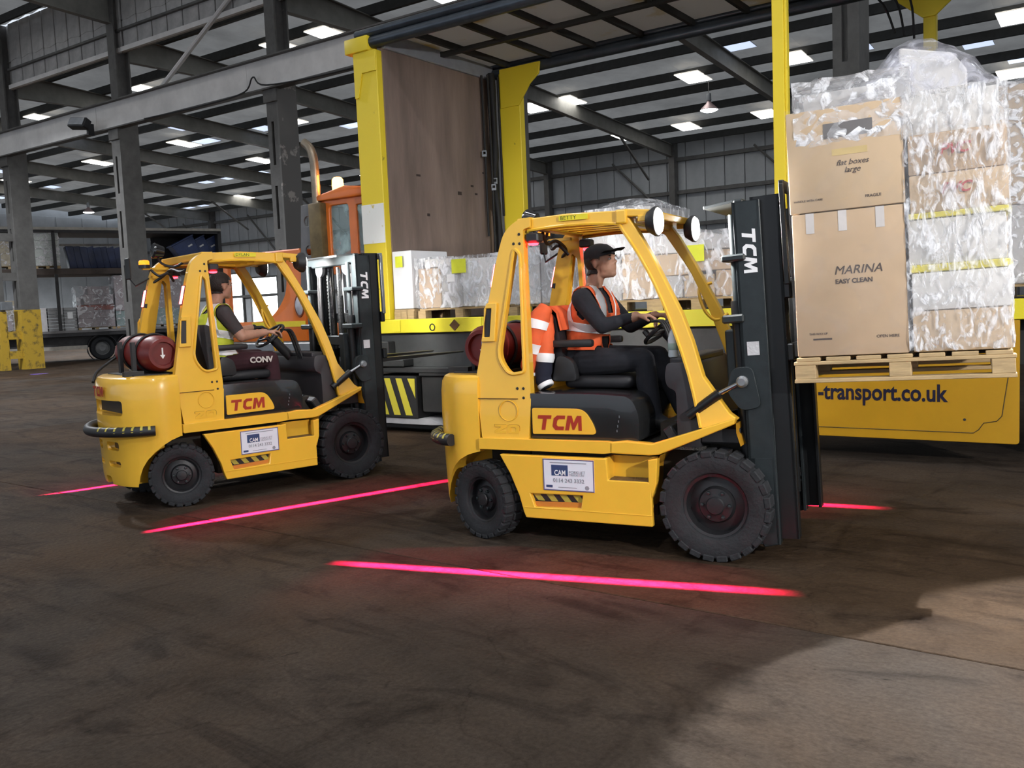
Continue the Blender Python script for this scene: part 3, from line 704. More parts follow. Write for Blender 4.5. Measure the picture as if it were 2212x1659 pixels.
    for sg in (-1, 1):
        yo = (-.555 if sg < 0 else .595) + sg * -.03 - sg * .06
        xf_ = T(.122, 0, 1.78) @ RY(13.5)
        tl = P('tail_lamp', B(-.004, .03, yo - .026, yo + .026, -.085, .085, .004, xf=xf_), black)
        mk('lens', B(-.012, -.002, yo - .022, yo + .022, -.078, .078, .004, xf=xf_), taillens, tl)
    ba = P('beacon_base', lathe([(0, 0), (.05, 0), (.05, .03), (0, .03)], 16, xf=T(.10, .38, 2.055)), black)
    mk('beacon_lens', lathe([(.046, 0), (.046, .03), (.036, .042), (0, .045)], 16, xf=T(.10, .38, 2.085)), amber, ba, None, 35)
    P('beacon_arm', B(.08, .32, .36, .40, 2.04, 2.06), yellow)
    wl = P('rear_work_lamp', lathe([(0, -.05), (.05, -.05), (.07, .03), (.06, .045), (0, .035)], 18, xf=T(.13, .10, 2.19) @ RY(-80)), M('lamp_black_gloss', (.015, .015, .016), .15, coat=.5), 35)
    mk('work_lamp_arm', tube(smoothpath([(.13, .10, 2.14), (.17, .11, 2.08), (.26, .06, 2.05), (.33, -.05, 2.10)], 4), .011, 6), black, wl)
    mr_ = P('rear_mirror', B(.0, .02, .50, .62, 1.96, 2.16, .01, xf=T(0, 0, 0)), black)
    mk('mirror_stalk', tube([(.01, .56, 1.98), (.05, .5, 1.90), (.2, .5, 1.98)], .008, 6), black, mr_)
    P('loom', tube(smoothpath([(.36, -.2, 2.06), (.30, .0, 2.0), (.28, .2, 2.03), (.26, .42, 1.97), (.16, .5, 1.9)], 5), .013, 6), black)
    P('loom', tube(smoothpath([(.15, .36, 2.04), (.2, .3, 1.98), (.27, .26, 2.0), (.33, .3, 1.93)], 5), .012, 6), black)
    # seat and controls
    st = P('seat_cushion', B(.50, .98, -.25, .25, 1.005, 1.085, .035, 3), M('seat_vinyl', (.014, .014, .017), .55, bump=.1), 40)
    bk = NB(); plate(rp([(.40, 1.05, .03), (.52, 1.05, .03), (.44, 1.52, .06), (.30, 1.52, .06)], .04, 5), -.23, .23, bm=bk); bevel(bk, .025, 2, 45)
    P('seat_back', bk, M('seat_vinyl', None), 40)
    for y in (-.29, .27): P('armrest', B(.42, .74, y - .03, y + .03, 1.285, 1.335, .018, 2, xf=T(0, 0, 0)), black, 40)
    P('hip_restraint', bevel(plate(rp([(.44, 1.06, .03), (.62, 1.06, .03), (.60, 1.20, .06), (.48, 1.24, .05)], .03, 4), -.31, -.25), .01, 2), black, 40)
    # cowl
    cowl = rp([(1.285, 1.10, .05), (1.30, 1.19, .03), (1.42, 1.19, .03), (1.50, .80, .0), (1.50, .67, 0), (1.36, .67, 0), (1.355, 1.02, .03), (1.30, 1.04, .03)], .03, 4)
    P('cowl', bevel(plate(cowl, -.50, .50), .012, 2), M('cowl_grey', (.032, .030, .034), .5), 35)
    P('toe_board', B(1.30, 1.37, -.47, .47, .67, .80, .01, xf=T(1.33, 0, .7) @ RY(-35) @ T(-1.33, 0, -.7)), black)
    P('pedal', B(1.2, 1.30, -.26, -.18, .77, .785, xf=T(1.25, 0, .77) @ RY(-40) @ T(-1.25, 0, -.77)), darkst)
    P('steering_column', tube([(1.34, .04, 1.15), (1.14, .04, 1.36)], .045, 12), black, 40)
    sw = T(1.12, .04, 1.385) @ RY(-38)
    whl = P('steering_wheel', torus(.155, .014, 28, 8, xf=sw), black, 40)
    for k in range(3): mk('spoke', tube([sw @ Vector((0, 0, -.02)), sw @ Vector((.15 * math.cos(k * 2.094), .15 * math.sin(k * 2.094), 0))], .011, 6), black, whl)
    mk('wheel_knob', lathe([(0, .06), (.02, .05), (.02, .01), (0, 0)], 10, xf=sw @ T(-.08, -.13, 0)), black, whl)
    for k in range(3):
        y = -.17 - .045 * k
        P('hydraulic_lever', tube(smoothpath([(1.30, y, 1.15), (1.25, y, 1.32), (1.20, y, 1.43), (1.13, y, 1.44)], 4), .009, 6), black, 40)
    P('dash_panel', B(1.30, 1.42, -.44, .44, 1.17, 1.22, .015, 2), M('cowl_grey', None))
    # mast
    MX = T(1.72, 0, .33) @ RY(-tilt) @ T(-1.72, 0, -.33)
    Q = lambda nm, bm, mt, sm=16, par=None: mk(nm, (bmesh.ops.transform(bm, matrix=MX, verts=bm.verts), bm)[1], mt, par or t, None, smooth=sm)
    for sg in (-1, 1):
        yo = sg * .50
        rl = Q('outer_mast_rail', bevel(box(box(B(1.80, 1.955, yo, yo - sg * .022, .10, 2.12), 1.80, 1.82, yo, yo - sg * .085, .10, 2.12), 1.935, 1.955, yo, yo - sg * .085, .10, 2.12), .003, 1), darkst)
        Q('inner_mast_rail', bevel(box(box(B(1.90, 2.06, yo - sg * .03, yo - sg * .05, .13, 2.14), 1.90, 1.918, yo - sg * .03, yo - sg * .11, .13, 2.14), 2.04, 2.06, yo - sg * .03, yo - sg * .11, .13, 2.14), .003, 1), M('mast_black', (.012, .013, .014), .35, .2))
        Q('lift_cylinder', tube([(1.77, sg * .40, .2), (1.77, sg * .40, 1.55)], .038, 14), M('mast_black', None), 40)
        Q('lift_ram', tube([(1.77, sg * .40, 1.55), (1.77, sg * .40, 2.06)], .022, 12), darkst, 40)
        Q('mast_clamp', B(1.70, 1.83, sg * .34, sg * .52, 1.42, 1.47, .01), darkst)
        Q('mast_clamp', B(1.72, 1.86, sg * .36, sg * .53, 1.78, 1.82, .01), darkst)
        Q('mast_bracket', bevel(plate(rp([(1.70, 1.02, .04), (1.74, 1.16, .05), (1.86, 1.16, .04), (1.90, .92, .04), (1.78, .90, .04)], .03, 4), yo + sg * .02, yo - sg * .03), .006, 1), darkst, 35)
        tc_ = Q('tilt_cylinder', tube([(1.46, sg * .51, .88), (1.66, sg * .515, 1.01)], .032, 12), M('mast_black', None), 40)
        mk('tilt_rod', tube([MX @ Vector((1.66, sg * .515, 1.01)), MX @ Vector((1.80, sg * .515, 1.075))], .016, 10), chrome, tc_, None, 40)
        mk('tilt_pin', lathe([(0, .03), (.022, .03), (.035, .012), (.035, -.01)], 14, xf=MX @ T(1.80, sg * .53, 1.075) @ RX(90 * -sg)), greyst, tc_, None, 35)
        Q('mast_foot', bevel(plate([(1.68, .45), (1.80, .62), (1.955, .62), (1.955, .10), (1.86, .08), (1.80, .22)], yo - sg * .0, yo - sg * .05), .006, 1), darkst)
    for z in (2.09, .55, 1.30): Q('mast_tie', B(1.80, 1.86, -.48, .48, z - .05, z + .05, .01), darkst)
    Q('mast_top_plate', bevel(plate([(1.62, 2.105), (1.80, 2.125), (1.80, 2.14), (1.62, 2.125)], -.46, .46), .004, 1), M('top_plate_grey', (.10, .11, .115), .45, .3))
    for y in (-.14, .10):
        Q('free_lift_cylinder', tube([(1.95, y, .3), (1.95, y, 1.75)], .034, 12), M('mast_black', None), 40)
        Q('free_lift_ram', tube([(1.95, y, 1.75), (1.95, y, 2.02)], .022, 12), chrome, 40)
    for y in (-.23, -.02, .19):
        ch = NB()
        for k in range(44):
            z = .5 + k * .035; box(ch, 1.865, 1.885, y - .016, y + .016, z, z + .026)
        box(ch, 1.871, 1.879, y - .010, y + .010, .5, 2.03)
        Q('lift_chain', ch, M('chain_steel', (.10, .105, .11), .35, .8))
    for y in (-.28, .26):
        Q('chain_pulley', bevel(lathe([(.0, .012), (.025, .016), (.03, .008), (.055, .008), (.06, .016), (.075, .016), (.075, -.016), (.06, -.016), (.03, -.008), (.0, -.012)], 24, xf=T(1.83, y, 2.02) @ RY(90)), .001, 1, 60), greyst, 40)
    for k, y in enumerate((-.34, -.315, .30, .325, .35)):
        Q('hydraulic_hose', tube(smoothpath([(1.84, y, .6), (1.84, y, 1.6), (1.86, y, 2.0), (1.92, y, 2.06), (1.97, y, 1.95), (1.98, y, 1.2)], 5), .011, 6), black, 40)
    Q('hose_guard', B(1.68, 1.80, -.39, -.30, 1.0, 1.38, .01), darkst)
    # carriage with forks
    for z in (zc + .06, zc + .42): Q('carriage_bar', B(2.06, 2.10, -.50, .50, z - .05, z + .05, .008), M('mast_black', None))
    for y in (-.42, 0, .42): Q('carriage_plate', B(2.0, 2.06, y - .03, y + .03, zc, zc + .5, .006), M('mast_black', None))
    for y in (-.28, .28):
        fk = NB(); box(fk, 2.10, 2.14, y - .055, y + .055, zc - .02, zc + .5, None, .006); plate([(2.10, zc - .035), (3.15, zc - .012), (3.17, zc), (2.10, zc + .005)], y - .055, y + .055, bm=fk)
        Q('fork', fk, M('mast_black', None))
    bkz = zc + .5
    br = NB()
    for y in (-.5, -.25, 0, .25, .5): box(br, 2.07, 2.10, y - .016, y + .016, bkz - .05, bkz + .52, None, .004)
    box(br, 2.07, 2.10, -.51, .51, bkz + .48, bkz + .54, None, .004)
    Q('load_backrest', br, greyst if work else M('mast_black', None))
    for y in (-.5015,):
        lg = tcm('maker_logo', .078, white, MX @ T(1.846, y, 1.955) @ RY(90) @ T(0, 0, 0), t)
    Q('load_plate', B(1.835, 1.905, -.503, -.5, 1.225, 1.305), M('plate_grey', (.55, .55, .57), .5, bump=.3, bscale=60))
    # wheels
    wheel(t, 1.60, -.515, .335, .335, .185); wheel(t, 1.60, .515, .335, .335, .185, far=True)
    wheel(t, .0, -.475, .265, .265, .16, steer); wheel(t, .0, .475, .265, .265, .16, steer, far=True)
    # zone-light lines on the floor, both sides
    gobo('zone_beam', t, (.405, -.47, 1.955), blend[0], blend[1], 19000)
    gobo('zone_beam', t, (.405, .51, 1.955), blend[2], blend[3], 19000)
    # gas bottle: rests in a cradle, a thing of its own
    P('gas_cradle', box(box(box(B(-.36, -.20, -.33, -.27, 1.10, 1.16), -.30, .06, -.36, .34, 1.105, 1.13, None, .004), -.245, -.215, -.2, -.15, 1.1, 1.40), -.245, -.215, .15, .2, 1.1, 1.40), black)
    for y in (-.18, .16): P('cradle_strap', torus(.166, .011, 28, 4, xf=T(-.05, y, 1.295) @ RX(90)), black, 40)
    gb = thing('gas_bottle', gas_label, 'gas bottle', F @ T(-.05, 0, 1.295), 'gas bottles on the forklifts')
    yv = [(.0, -.37), (.095, -.37), (.10, -.40), (.125, -.40), (.135, -.37), (.155, -.33), (.155, .41), (.14, .47), (.09, .515), (.0, .53)]
    mk('cylinder', lathe([(r_, -y_) for r_, y_ in yv][::-1], 32, xf=RX(90)), redpaint, gb, None, 35)
    mk('valve', tube([(0, .51, 0), (0, .56, 0)], .022, 10), M('brass', (.5, .36, .12), .35, .9), gb, None, 35)
    ar = NB(); plate([(-.006, .05), (.006, .05), (.006, -.01), (.022, -.01), (0, -.045), (-.022, -.01), (-.006, -.01)], -.374, -.371, bm=ar)
    mk('arrow_mark', ar, white, gb)
    P('gas_hose', tube(smoothpath([(-.14, .40, 1.30), (-.26, .42, 1.22), (-.38, .38, 1.14), (-.44, .3, 1.06)], 5), .014, 6), black, 40)
    return t

RED_R = [(-.66, -1.38, 0), (2.15, -1.03, 0), (-.55, 1.06, 0), (2.42, 1.12, 0)]
RED_L = [(-.58, -1.22, 0), (2.35, -1.44, 0), (-.92, 1.06, 0), (2.0, 1.04, 0)]
trR = forklift('forklift', 'yellow forklift with BETTY label carrying the wrapped carton load', F_TRK_R, 2.6, 1.17, -19, 'BETTY', False, 'red gas bottle on the forklift carrying the cartons', 220, RED_R)
trL = forklift('forklift', 'yellow forklift with DYLAN label turned to the trailer with empty forks', F_TRK_L, .5, 1.10, -19, 'DYLAN', True, 'red gas bottle with white arrow on the forklift at left', 190, RED_L)

# ================================================================== the two drivers
def capsule(bm, p, q, r1, r2, n=14):
    p, q = Vector(p), Vector(q)
    tube([p, q], [r1, r2], n, bm=bm); sph(bm, p, r1, 12); sph(bm, q, r2, 12)
def limb(bm, pts, rs):
    for a, b_, r1, r2 in zip(pts, pts[1:], rs, rs[1:]): capsule(bm, a, b_, r1, r2)
def hand(bm, w, dirv, palm, curl=1., sz=1., side=1):
    """w wrist, dirv along the hand, palm = palm normal (fingers curl that way)"""
    w = Vector(w); d = Vector(dirv).normalized(); pn = Vector(palm); pn = (pn - d * pn.dot(d)).normalized(); s = d.cross(pn) * side
    for k in range(4):
        off = (k - 1.5) * .021 * sz
        capsule(bm, w + s * off * .6, w + d * .085 * sz + s * off, .016 * sz, .013 * sz, 8)
        L0 = (.040, .046, .043, .034)[k] * sz
        a = w + d * .085 * sz + s * off; ang = .0
        for j, l in enumerate((L0, L0 * .75, L0 * .6)):
            ang += (.55, .75, .6)[j] * curl
            b_ = a + (d * math.cos(ang) + pn * math.sin(ang)) * l
            capsule(bm, a, b_, .0105 * sz, .0095 * sz, 8); a = b_
    a = w + d * .025 * sz - s * .028 * sz
    b_ = a + (d * .7 - s * .55 + pn * .4).normalized() * .042 * sz; capsule(bm, a, b_, .014 * sz, .012 * sz, 8)
    c = b_ + (d * .8 + s * .1 + pn * .55).normalized() * .035 * sz; capsule(bm, b_, c, .012 * sz, .010 * sz, 8)
def headparts(bm, c, m):
    """c centre of head, m rotation; local x forward, y left, z up"""
    def E(p, r, rot=None): sph(bm, (0, 0, 0), (1, 1, 1), 16, xf=T(*c) @ m @ T(*p) @ (rot or Matrix.Identity(4)) @ Matrix.Diagonal((*r, 1)))
    E((-.015, 0, .03), (.098, .077, .092)); E((.035, 0, -.035), (.062, .060, .078)); E((.062, 0, -.088), (.030, .030, .026)); E((.02, 0, -.075), (.065, .052, .035))
    E((.080, 0, .028), (.018, .05, .014)); E((.098, 0, -.012), (.019, .013, .012)); E((.088, 0, .008), (.014, .010, .028), RY(-18)); E((.094, .012, -.020), (.010, .008, .007)); E((.094, -.012, -.020), (.010, .008, .007))
    E((.086, 0, -.050), (.013, .022, .007)); E((.083, 0, -.062), (.013, .019, .008)); E((.055, .045, -.012), (.026, .018, .018)); E((.055, -.045, -.012), (.026, .018, .018))
    for s in (-1, 1): E((-.012, s * .078, -.008), (.018, .009, .033), RY(12))
def person(F, label, J, cloth, headrot, hat):
    bm = NB()
    limb(bm, [J['pel'], J['waist'], J['chest']], [.145, .135, .15])
    for s in (-1, 1):
        sph(bm, Vector(J['chest']) + Vector((.02, s * .075, .02)), (.115, .12, .16), 14); sph(bm, Vector(J['pel']) + Vector((-.02, s * .075, -.02)), (.13, .11, .11), 14)
    sph(bm, Vector(J['waist']) + Vector((.02, 0, 0)), (.135, .165, .15), 14)
    capsule(bm, J['chest'], J['neck'], .085, .06); capsule(bm, J['neck'], J['head0'], .058, .056)
    for s in ('r', 'l'):
        limb(bm, [J['neck'], J['sh' + s]], [.05, .072]); limb(bm, [J['sh' + s], J['el' + s], J['wr' + s]], [.073, .052, .032])
        mid = (Vector(J['el' + s]) * .65 + Vector(J['wr' + s]) * .35); sph(bm, mid, (.047, .047, .047), 10)
        limb(bm, [J['hip' + s], J['kn' + s], J['an' + s]], [.105, .072, .050])
        cm = Vector(J['kn' + s]) * .65 + Vector(J['an' + s]) * .35 + Vector((-.02, 0, 0)); sph(bm, cm, (.062, .06, .11), 12)
        hand(bm, *J['hand' + s], side=1 if s == 'r' else -1)
        limb(bm, [J['an' + s], J['toe' + s]], [.05, .042])
    headparts(bm, J['head'], headrot)
    me0 = mk('tmp', bm, skin); md = me0.modifiers.new('r', 'REMESH'); md.mode = 'VOXEL'; md.voxel_size = .0072; md.use_smooth_shade = True
    sm = me0.modifiers.new('s', 'SMOOTH'); sm.factor = .5; sm.iterations = 3
    me = evalmesh(me0); d0 = me0.data; bpy.data.objects.remove(me0, do_unlink=True); bpy.data.meshes.remove(d0)
    me.materials.clear()
    keys = []
    for k in cloth['mats']: me.materials.append(k)
    for p in me.polygons: p.material_index = cloth['fn'](p.center); p.use_smooth = True
    me.name = 'person'
    o = bpy.data.objects.new('person', me); C.objects.link(o); o.matrix_world = F
    tag(o, label, 'person')
    def shell(name, mat, off, keep, planes, sub=None):
        b = NB(); b.from_mesh(me)
        bmesh.ops.delete(b, geom=[f for f in b.faces if not keep(f.calc_center_median())], context='FACES')
        for co, no in planes: bmesh.ops.bisect_plane(b, geom=b.verts[:] + b.edges[:] + b.faces[:], plane_co=co, plane_no=no, clear_outer=True)
        if sub: bmesh.ops.delete(b, geom=[f for f in b.faces if not sub(f.calc_center_median())], context='FACES')
        b.normal_update()
        for v in b.verts: v.co += v.normal * off
        loose = [v for v in b.verts if not v.link_faces]; bmesh.ops.delete(b, geom=loose, context='VERTS')
        for f in b.faces: f.material_index = 0; f.smooth = True
        m2 = bpy.data.meshes.new(name); b.to_mesh(m2); b.free(); m2.materials.append(mat)
        q = bpy.data.objects.new(name, m2); C.objects.link(q); q.parent = o
        sd = q.modifiers.new('t', 'SOLIDIFY'); sd.thickness = .004; sd.offset = 1
        return q
    hm = T(*J['head']) @ headrot
    for s in (-1, 1):
        e = NB(); sph(e, (0, 0, 0), (1, 1, 1), 10, xf=hm @ T(.074, s * .030, .010) @ Matrix.Diagonal((.013, .014, .010, 1))); mk('eye', e, M('eye_white', (.30, .27, .25), .4), o, None, 60)
        e = NB(); sph(e, (0, 0, 0), (1, 1, 1), 8, xf=hm @ T(.0845, s * .030, .010) @ Matrix.Diagonal((.004, .006, .006, 1))); mk('iris', e, M('iris_dark', (.02, .012, .01), .2), o, None, 60)
        e = NB(); sph(e, (0, 0, 0), (1, 1, 1), 8, xf=hm @ T(.086, s * .031, .031) @ RX(s * -6) @ Matrix.Diagonal((.007, .022, .005, 1))); mk('eyebrow', e, hair_m, o, None, 60)
    # hair as a grown shell of the head
    inv = hm.inverted()
    def hairkeep(c):
        q = inv @ c
        return q.length < .17 and q.z > -.075 and (q.x < -.02 and q.z > -.07 or q.z > .055 and q.x < .075 or (q.x < .025 and q.z > .012 and abs(q.y) > .05)) and not (q.x > -.045 and q.x < .02 and q.z < .025 and abs(q.y) > .07)
    shell('hair', hair_m, .010, hairkeep, [])
    return o, shell, hm

RXI = Matrix.Identity(4)
# ---- driver of the right-hand truck: black cap, orange vest, dark clothes
JR = dict(pel=(.56, 0, 1.19), waist=(.57, 0, 1.33), chest=(.61, 0, 1.50), neck=(.63, 0, 1.665), head0=(.665, 0, 1.76), head=(.705, 0, 1.845),
          shr=(.63, -.195, 1.60), elr=(.80, -.275, 1.42), wrr=(1.00, -.175, 1.475), handr=((1.00, -.175, 1.475), (.9, .25, .02), (.25, .0, -1), 1.0, 1.0),
          shl=(.63, .195, 1.60), ell=(.80, .27, 1.40), wrl=(1.01, .19, 1.47), handl=((1.01, .19, 1.47), (.9, -.25, .02), (.25, 0, -1), 1.0, 1.0),
          hipr=(.60, -.10, 1.175), hipl=(.60, .10, 1.175), knr=(1.04, -.155, 1.185), knl=(1.04, .15, 1.19), anr=(1.11, -.17, .80), anl=(1.20, .12, .83), toer=(1.24, -.18, .735), toel=(1.34, .12, .79))
boot = M('boot_black', (.012, .011, .011), .6)
def fnR(c):
    if c.z > 1.675 and c.x > .52: return 0
    if c.x > .985 and c.z > 1.36: return 0
    if c.z < .80: return 2
    return 1
drR, shR, hmR = person(F_TRK_R, 'driver in black cap and orange vest steering the forklift with the carton load', JR, dict(mats=[skin, cloth_dk, boot], fn=fnR), RY(-9) @ RZ(-6), 1)
def torso(c, J=JR, hw=.185): return abs(c.y) < hw and 1.22 < c.z < 1.675 and c.x < .85 and (c - Vector((.80, math.copysign(.27, c.y), 1.42))).length > .1
def vestR(c): return torso(c) and not (c.z < 1.345 and c.x > .705) and not (c.z > 1.60 and abs(c.y) < .055) and not (c.z > 1.5 and c.x > .66 and abs(c.y) < .05)
shR('hi_vis_vest', orange, .010, vestR, [((0, 0, 1.25), (0, 0, -1))])
shR('reflective_band', retro, .0165, vestR, [((.62, 0, 1.37), (-.15, 0, -1)), ((.62, 0, 1.445), (.15, 0, 1))])
for s in (-1, 1):
    shR('reflective_brace', retro, .0165, vestR, [((0, s * .085, 0), (0, -s, 0)), ((0, s * .148, 0), (0, s, 0)), ((0, 0, 1.41), (0, 0, -1))])
# cap
cp = NB()
for k in range(1): pass
def caploft(hm):
    b = NB(); rings = []
    for z, sx, sy, ox in ((.030, .113, .090, -.010), (.060, .113, .090, -.012), (.090, .102, .083, -.015), (.115, .078, .064, -.018), (.128, .04, .034, -.02), (.131, .004, .004, -.02)):
        rings.append([b.verts.new(hm @ Vector((ox + sx * math.cos(2 * PI * j / 24), sy * math.sin(2 * PI * j / 24), z + (.012 * math.cos(2 * PI * j / 24) if z < .07 else 0)))) for j in range(24)])
    for a, c in zip(rings, rings[1:]):
        for j in range(24): b.faces.new((a[j], a[(j + 1) % 24], c[(j + 1) % 24], c[j]))
    b.faces.new(rings[-1]); return b
capm = M('cap_black', (.012, .012, .015), .85, var=.3, scale=20)
cap = mk('cap', caploft(hmR), capm, drR, None, smooth=50)
pk = NB(); rings = []
for t_ in range(7):
    a = -1.15 + t_ * 2.3 / 6
    i0 = Vector((-.012 + .110 * math.cos(a), .088 * math.sin(a), .052)); o0 = Vector((.0 + .185 * math.cos(a * .72), .082 * math.sin(a), .050 + .018 * math.cos(a)))
    rings.append((pk.verts.new(hmR @ i0), pk.verts.new(hmR @ ((i0 + o0) / 2 + Vector((0, 0, .010)))), pk.verts.new(hmR @ o0)))
for a, b_ in zip(rings, rings[1:]):
    for j in range(2): pk.faces.new((a[j], b_[j], b_[j + 1], a[j + 1]))
bmesh.ops.solidify(pk, geom=pk.faces[:], thickness=.006)
mk('cap_peak', pk, capm, drR, None, smooth=50)

# ---- driver of the left-hand truck: yellow vest, grey T-shirt, maroon joggers
JL = dict(pel=(.55, 0, 1.19), waist=(.555, 0, 1.33), chest=(.575, 0, 1.51), neck=(.585, 0, 1.68), head0=(.615, 0, 1.78), head=(.655, 0, 1.865),
          shr=(.585, -.20, 1.615), elr=(.70, -.275, 1.405), wrr=(.95, -.235, 1.425), handr=((.95, -.235, 1.425), (1, .0, .12), (.15, 0, -1), .8, 1.0),
          shl=(.60, .19, 1.60), ell=(.80, .26, 1.42), wrl=(1.00, .13, 1.47), handl=((1.00, .13, 1.47), (.9, -.3, .02), (.25, 0, -1), 1.0, 1.0),
          hipr=(.59, -.10, 1.175), hipl=(.59, .10, 1.175), knr=(1.02, -.16, 1.175), knl=(1.03, .15, 1.19), anr=(1.06, -.18, .79), anl=(1.20, .12, .83), toer=(1.20, -.19, .735), toel=(1.34, .12, .79))
shirt = M('tshirt_grey', (.045, .040, .042), .9, var=.2, bump=.1)
jogger = M('jogger_maroon', (.045, .012, .018), .9, var=.2, bump=.15, bscale=18)
glove = M('glove_dark', (.02, .02, .022), .8)
def fnL(c):
    if c.z < .80: return 4
    if c.z < 1.245 or (c.x > .70 and c.z < 1.29 and c.z < 1.30): return 2
    if c.z > 1.69: return 0
    if abs(c.y) > .15 or c.x > .74:
        p, q = (Vector(JL['shr']), Vector(JL['elr'])) if c.y < 0 else (Vector(JL['shl']), Vector(JL['ell']))
        t_ = (c - p).dot(q - p) / (q - p).length_squared
        if t_ > .82: return 3 if c.y > 0 and c.x > .99 else 0
    return 1
drL, shL, hmL = person(F_TRK_L, 'bare-armed driver in yellow vest and maroon joggers on the left forklift', JL, dict(mats=[skin, shirt, jogger, glove, boot], fn=fnL), RZ(8) @ RY(2), 0)
def vestL(c): return abs(c.y) < .19 and 1.20 < c.z < 1.69 and c.x < .80 and (c - Vector(JL['elr'])).length > .1 and (c - Vector(JL['ell'])).length > .1 and not (c.z > 1.61 and abs(c.y) < .05) and not (c.z < 1.27 and c.x > .68)
shL('hi_vis_vest', limey, .010, vestL, [((0, 0, 1.21), (0, 0, -1))])
shL('reflective_band', retro, .0165, vestL, [((.58, 0, 1.385), (-.25, 0, -1)), ((.58, 0, 1.465), (.25, 0, 1))])
shL('reflective_band', retro, .0165, vestL, [((.58, 0, 1.225), (-.1, 0, -1)), ((.58, 0, 1.29), (.1, 0, 1))])
for s in (-1, 1):
    shL('reflective_brace', retro, .0165, vestL, [((0, s * .090, 0), (0, -s, 0)), ((0, s * .165, 0), (0, s, 0)), ((0, 0, 1.43), (0, 0, -1))])
text('trouser_print', 'CONV', .072, M('print_cream', (.55, .50, .46), .8), T(.775, -.252, 1.155) @ RZ(-9) @ RX(82), drL, .0012, bold=.003)

# jacket hung over the seat back of the right-hand truck
jk = thing('jacket', 'orange hi-vis jacket with navy hem draped over the seat behind the capped driver', 'jacket', F_TRK_R)
def drape(name, pts_l, pts_r, mat, y0, y1, n=10, amp=.012, seed=1):
    random.seed(seed); b = NB(); rows = []
    k = len(pts_l); ph = [random.uniform(0, 6) for _ in range(4)]
    for i in range(n + 1):
        f = i / n; y = y0 + (y1 - y0) * f; row = []
        for j in range(k):
            p = Vector((pts_l[j][0] * (1 - f) + pts_r[j][0] * f, y, pts_l[j][1] * (1 - f) + pts_r[j][1] * f))
            p.x += amp * math.sin(9 * f * 3 + ph[0] + j * .3); p.y += amp * .5 * math.sin(j * 1.3 + ph[1] + i)
            row.append(b.verts.new(p))
        rows.append(row)
    for a, c in zip(rows, rows[1:]):
        for j in range(k - 1): b.faces.new((a[j], c[j], c[j + 1], a[j + 1]))
    bmesh.ops.subdivide_edges(b, edges=b.edges[:], cuts=1, smooth=1.0, use_grid_fill=True)
    bmesh.ops.solidify(b, geom=b.faces[:], thickness=.012)
    return mk(name, b, mat, jk, None, smooth=60)
prof = [(.50, 1.40), (.47, 1.52), (.42, 1.565), (.34, 1.565), (.275, 1.52), (.25, 1.42), (.235, 1.30), (.225, 1.21)]
drape('back_panel', prof, prof, orange, -.27, .25)
drape('reflective_band', [(.262, 1.475), (.245, 1.40)], [(.262, 1.475), (.245, 1.40)], retro, -.275, .255, amp=.008)
navycl = M('navy_cloth', (.012, .014, .03), .9, bump=.2, bscale=14)
drape('hem', [(.222, 1.21), (.22, 1.15), (.235, 1.08)], [(.222, 1.21), (.22, 1.15), (.235, 1.08)], navycl, -.27, .25)
def sleeve(pts, rs, mats):
    sp = smoothpath(pts, 5); rr = []
    for i in range(len(sp)):
        f = i / (len(sp) - 1) * (len(rs) - 1); a = int(min(f, len(rs) - 2)); rr.append((rs[a] * (1 - f + a) + rs[a + 1] * (f - a)) * (1 + .06 * math.sin(i * 2.1)))
    return sp, rr
sp, rr = sleeve([(.40, -.27, 1.56), (.36, -.315, 1.47), (.33, -.335, 1.32), (.29, -.335, 1.18), (.285, -.33, 1.10)], [.045, .075, .072, .062, .055], None)
sl = mk('sleeve', tube(sp, rr, 12), orange, jk, None, smooth=60)
def band(i0, i1): mk('reflective_band', tube(sp[i0:i1 + 1], [q + .006 for q in rr[i0:i1 + 1]], 12), retro, jk, None, smooth=60)
band(5, 7); band(10, 12); band(18, 20)
sp, rr = sleeve([(.38, -.24, 1.50), (.40, -.30, 1.36), (.40, -.325, 1.22), (.385, -.33, 1.08), (.41, -.335, 1.02)], [.05, .06, .058, .055, .05], None)
mk('sleeve', tube(sp[:11], rr[:11], 12), orange, jk, None, smooth=60); mk('sleeve_cuff', tube(sp[10:], rr[10:], 12), navycl, jk, None, smooth=60)
band(9, 11); band(17, 20)

# water bottle on the dash
wb = thing('water_bottle', 'small clear water bottle with red cap standing on the forklift dash', 'bottle', F_TRK_R @ T(1.318, -.415, 1.2205))
mk('body', lathe([(0, 0), (.028, 0), (.031, .01), (.029, .04), (.031, .07), (.031, .11), (.022, .145), (.012, .165), (.012, .175)], 16), M('bottle_plastic', (.55, .62, .66), .1, spec=.8), wb, None, 40)
mk('label', lathe([(.0315, .045), (.032, .046), (.032, .085), (.0315, .086)], 16), M('bottle_label', (.30, .42, .38), .5), wb, None, 40)
mk('cap', lathe([(.015, .172), (.015, .192), (0, .193)], 12), M('cap_red', (.5, .02, .03), .4), wb, None, 40)

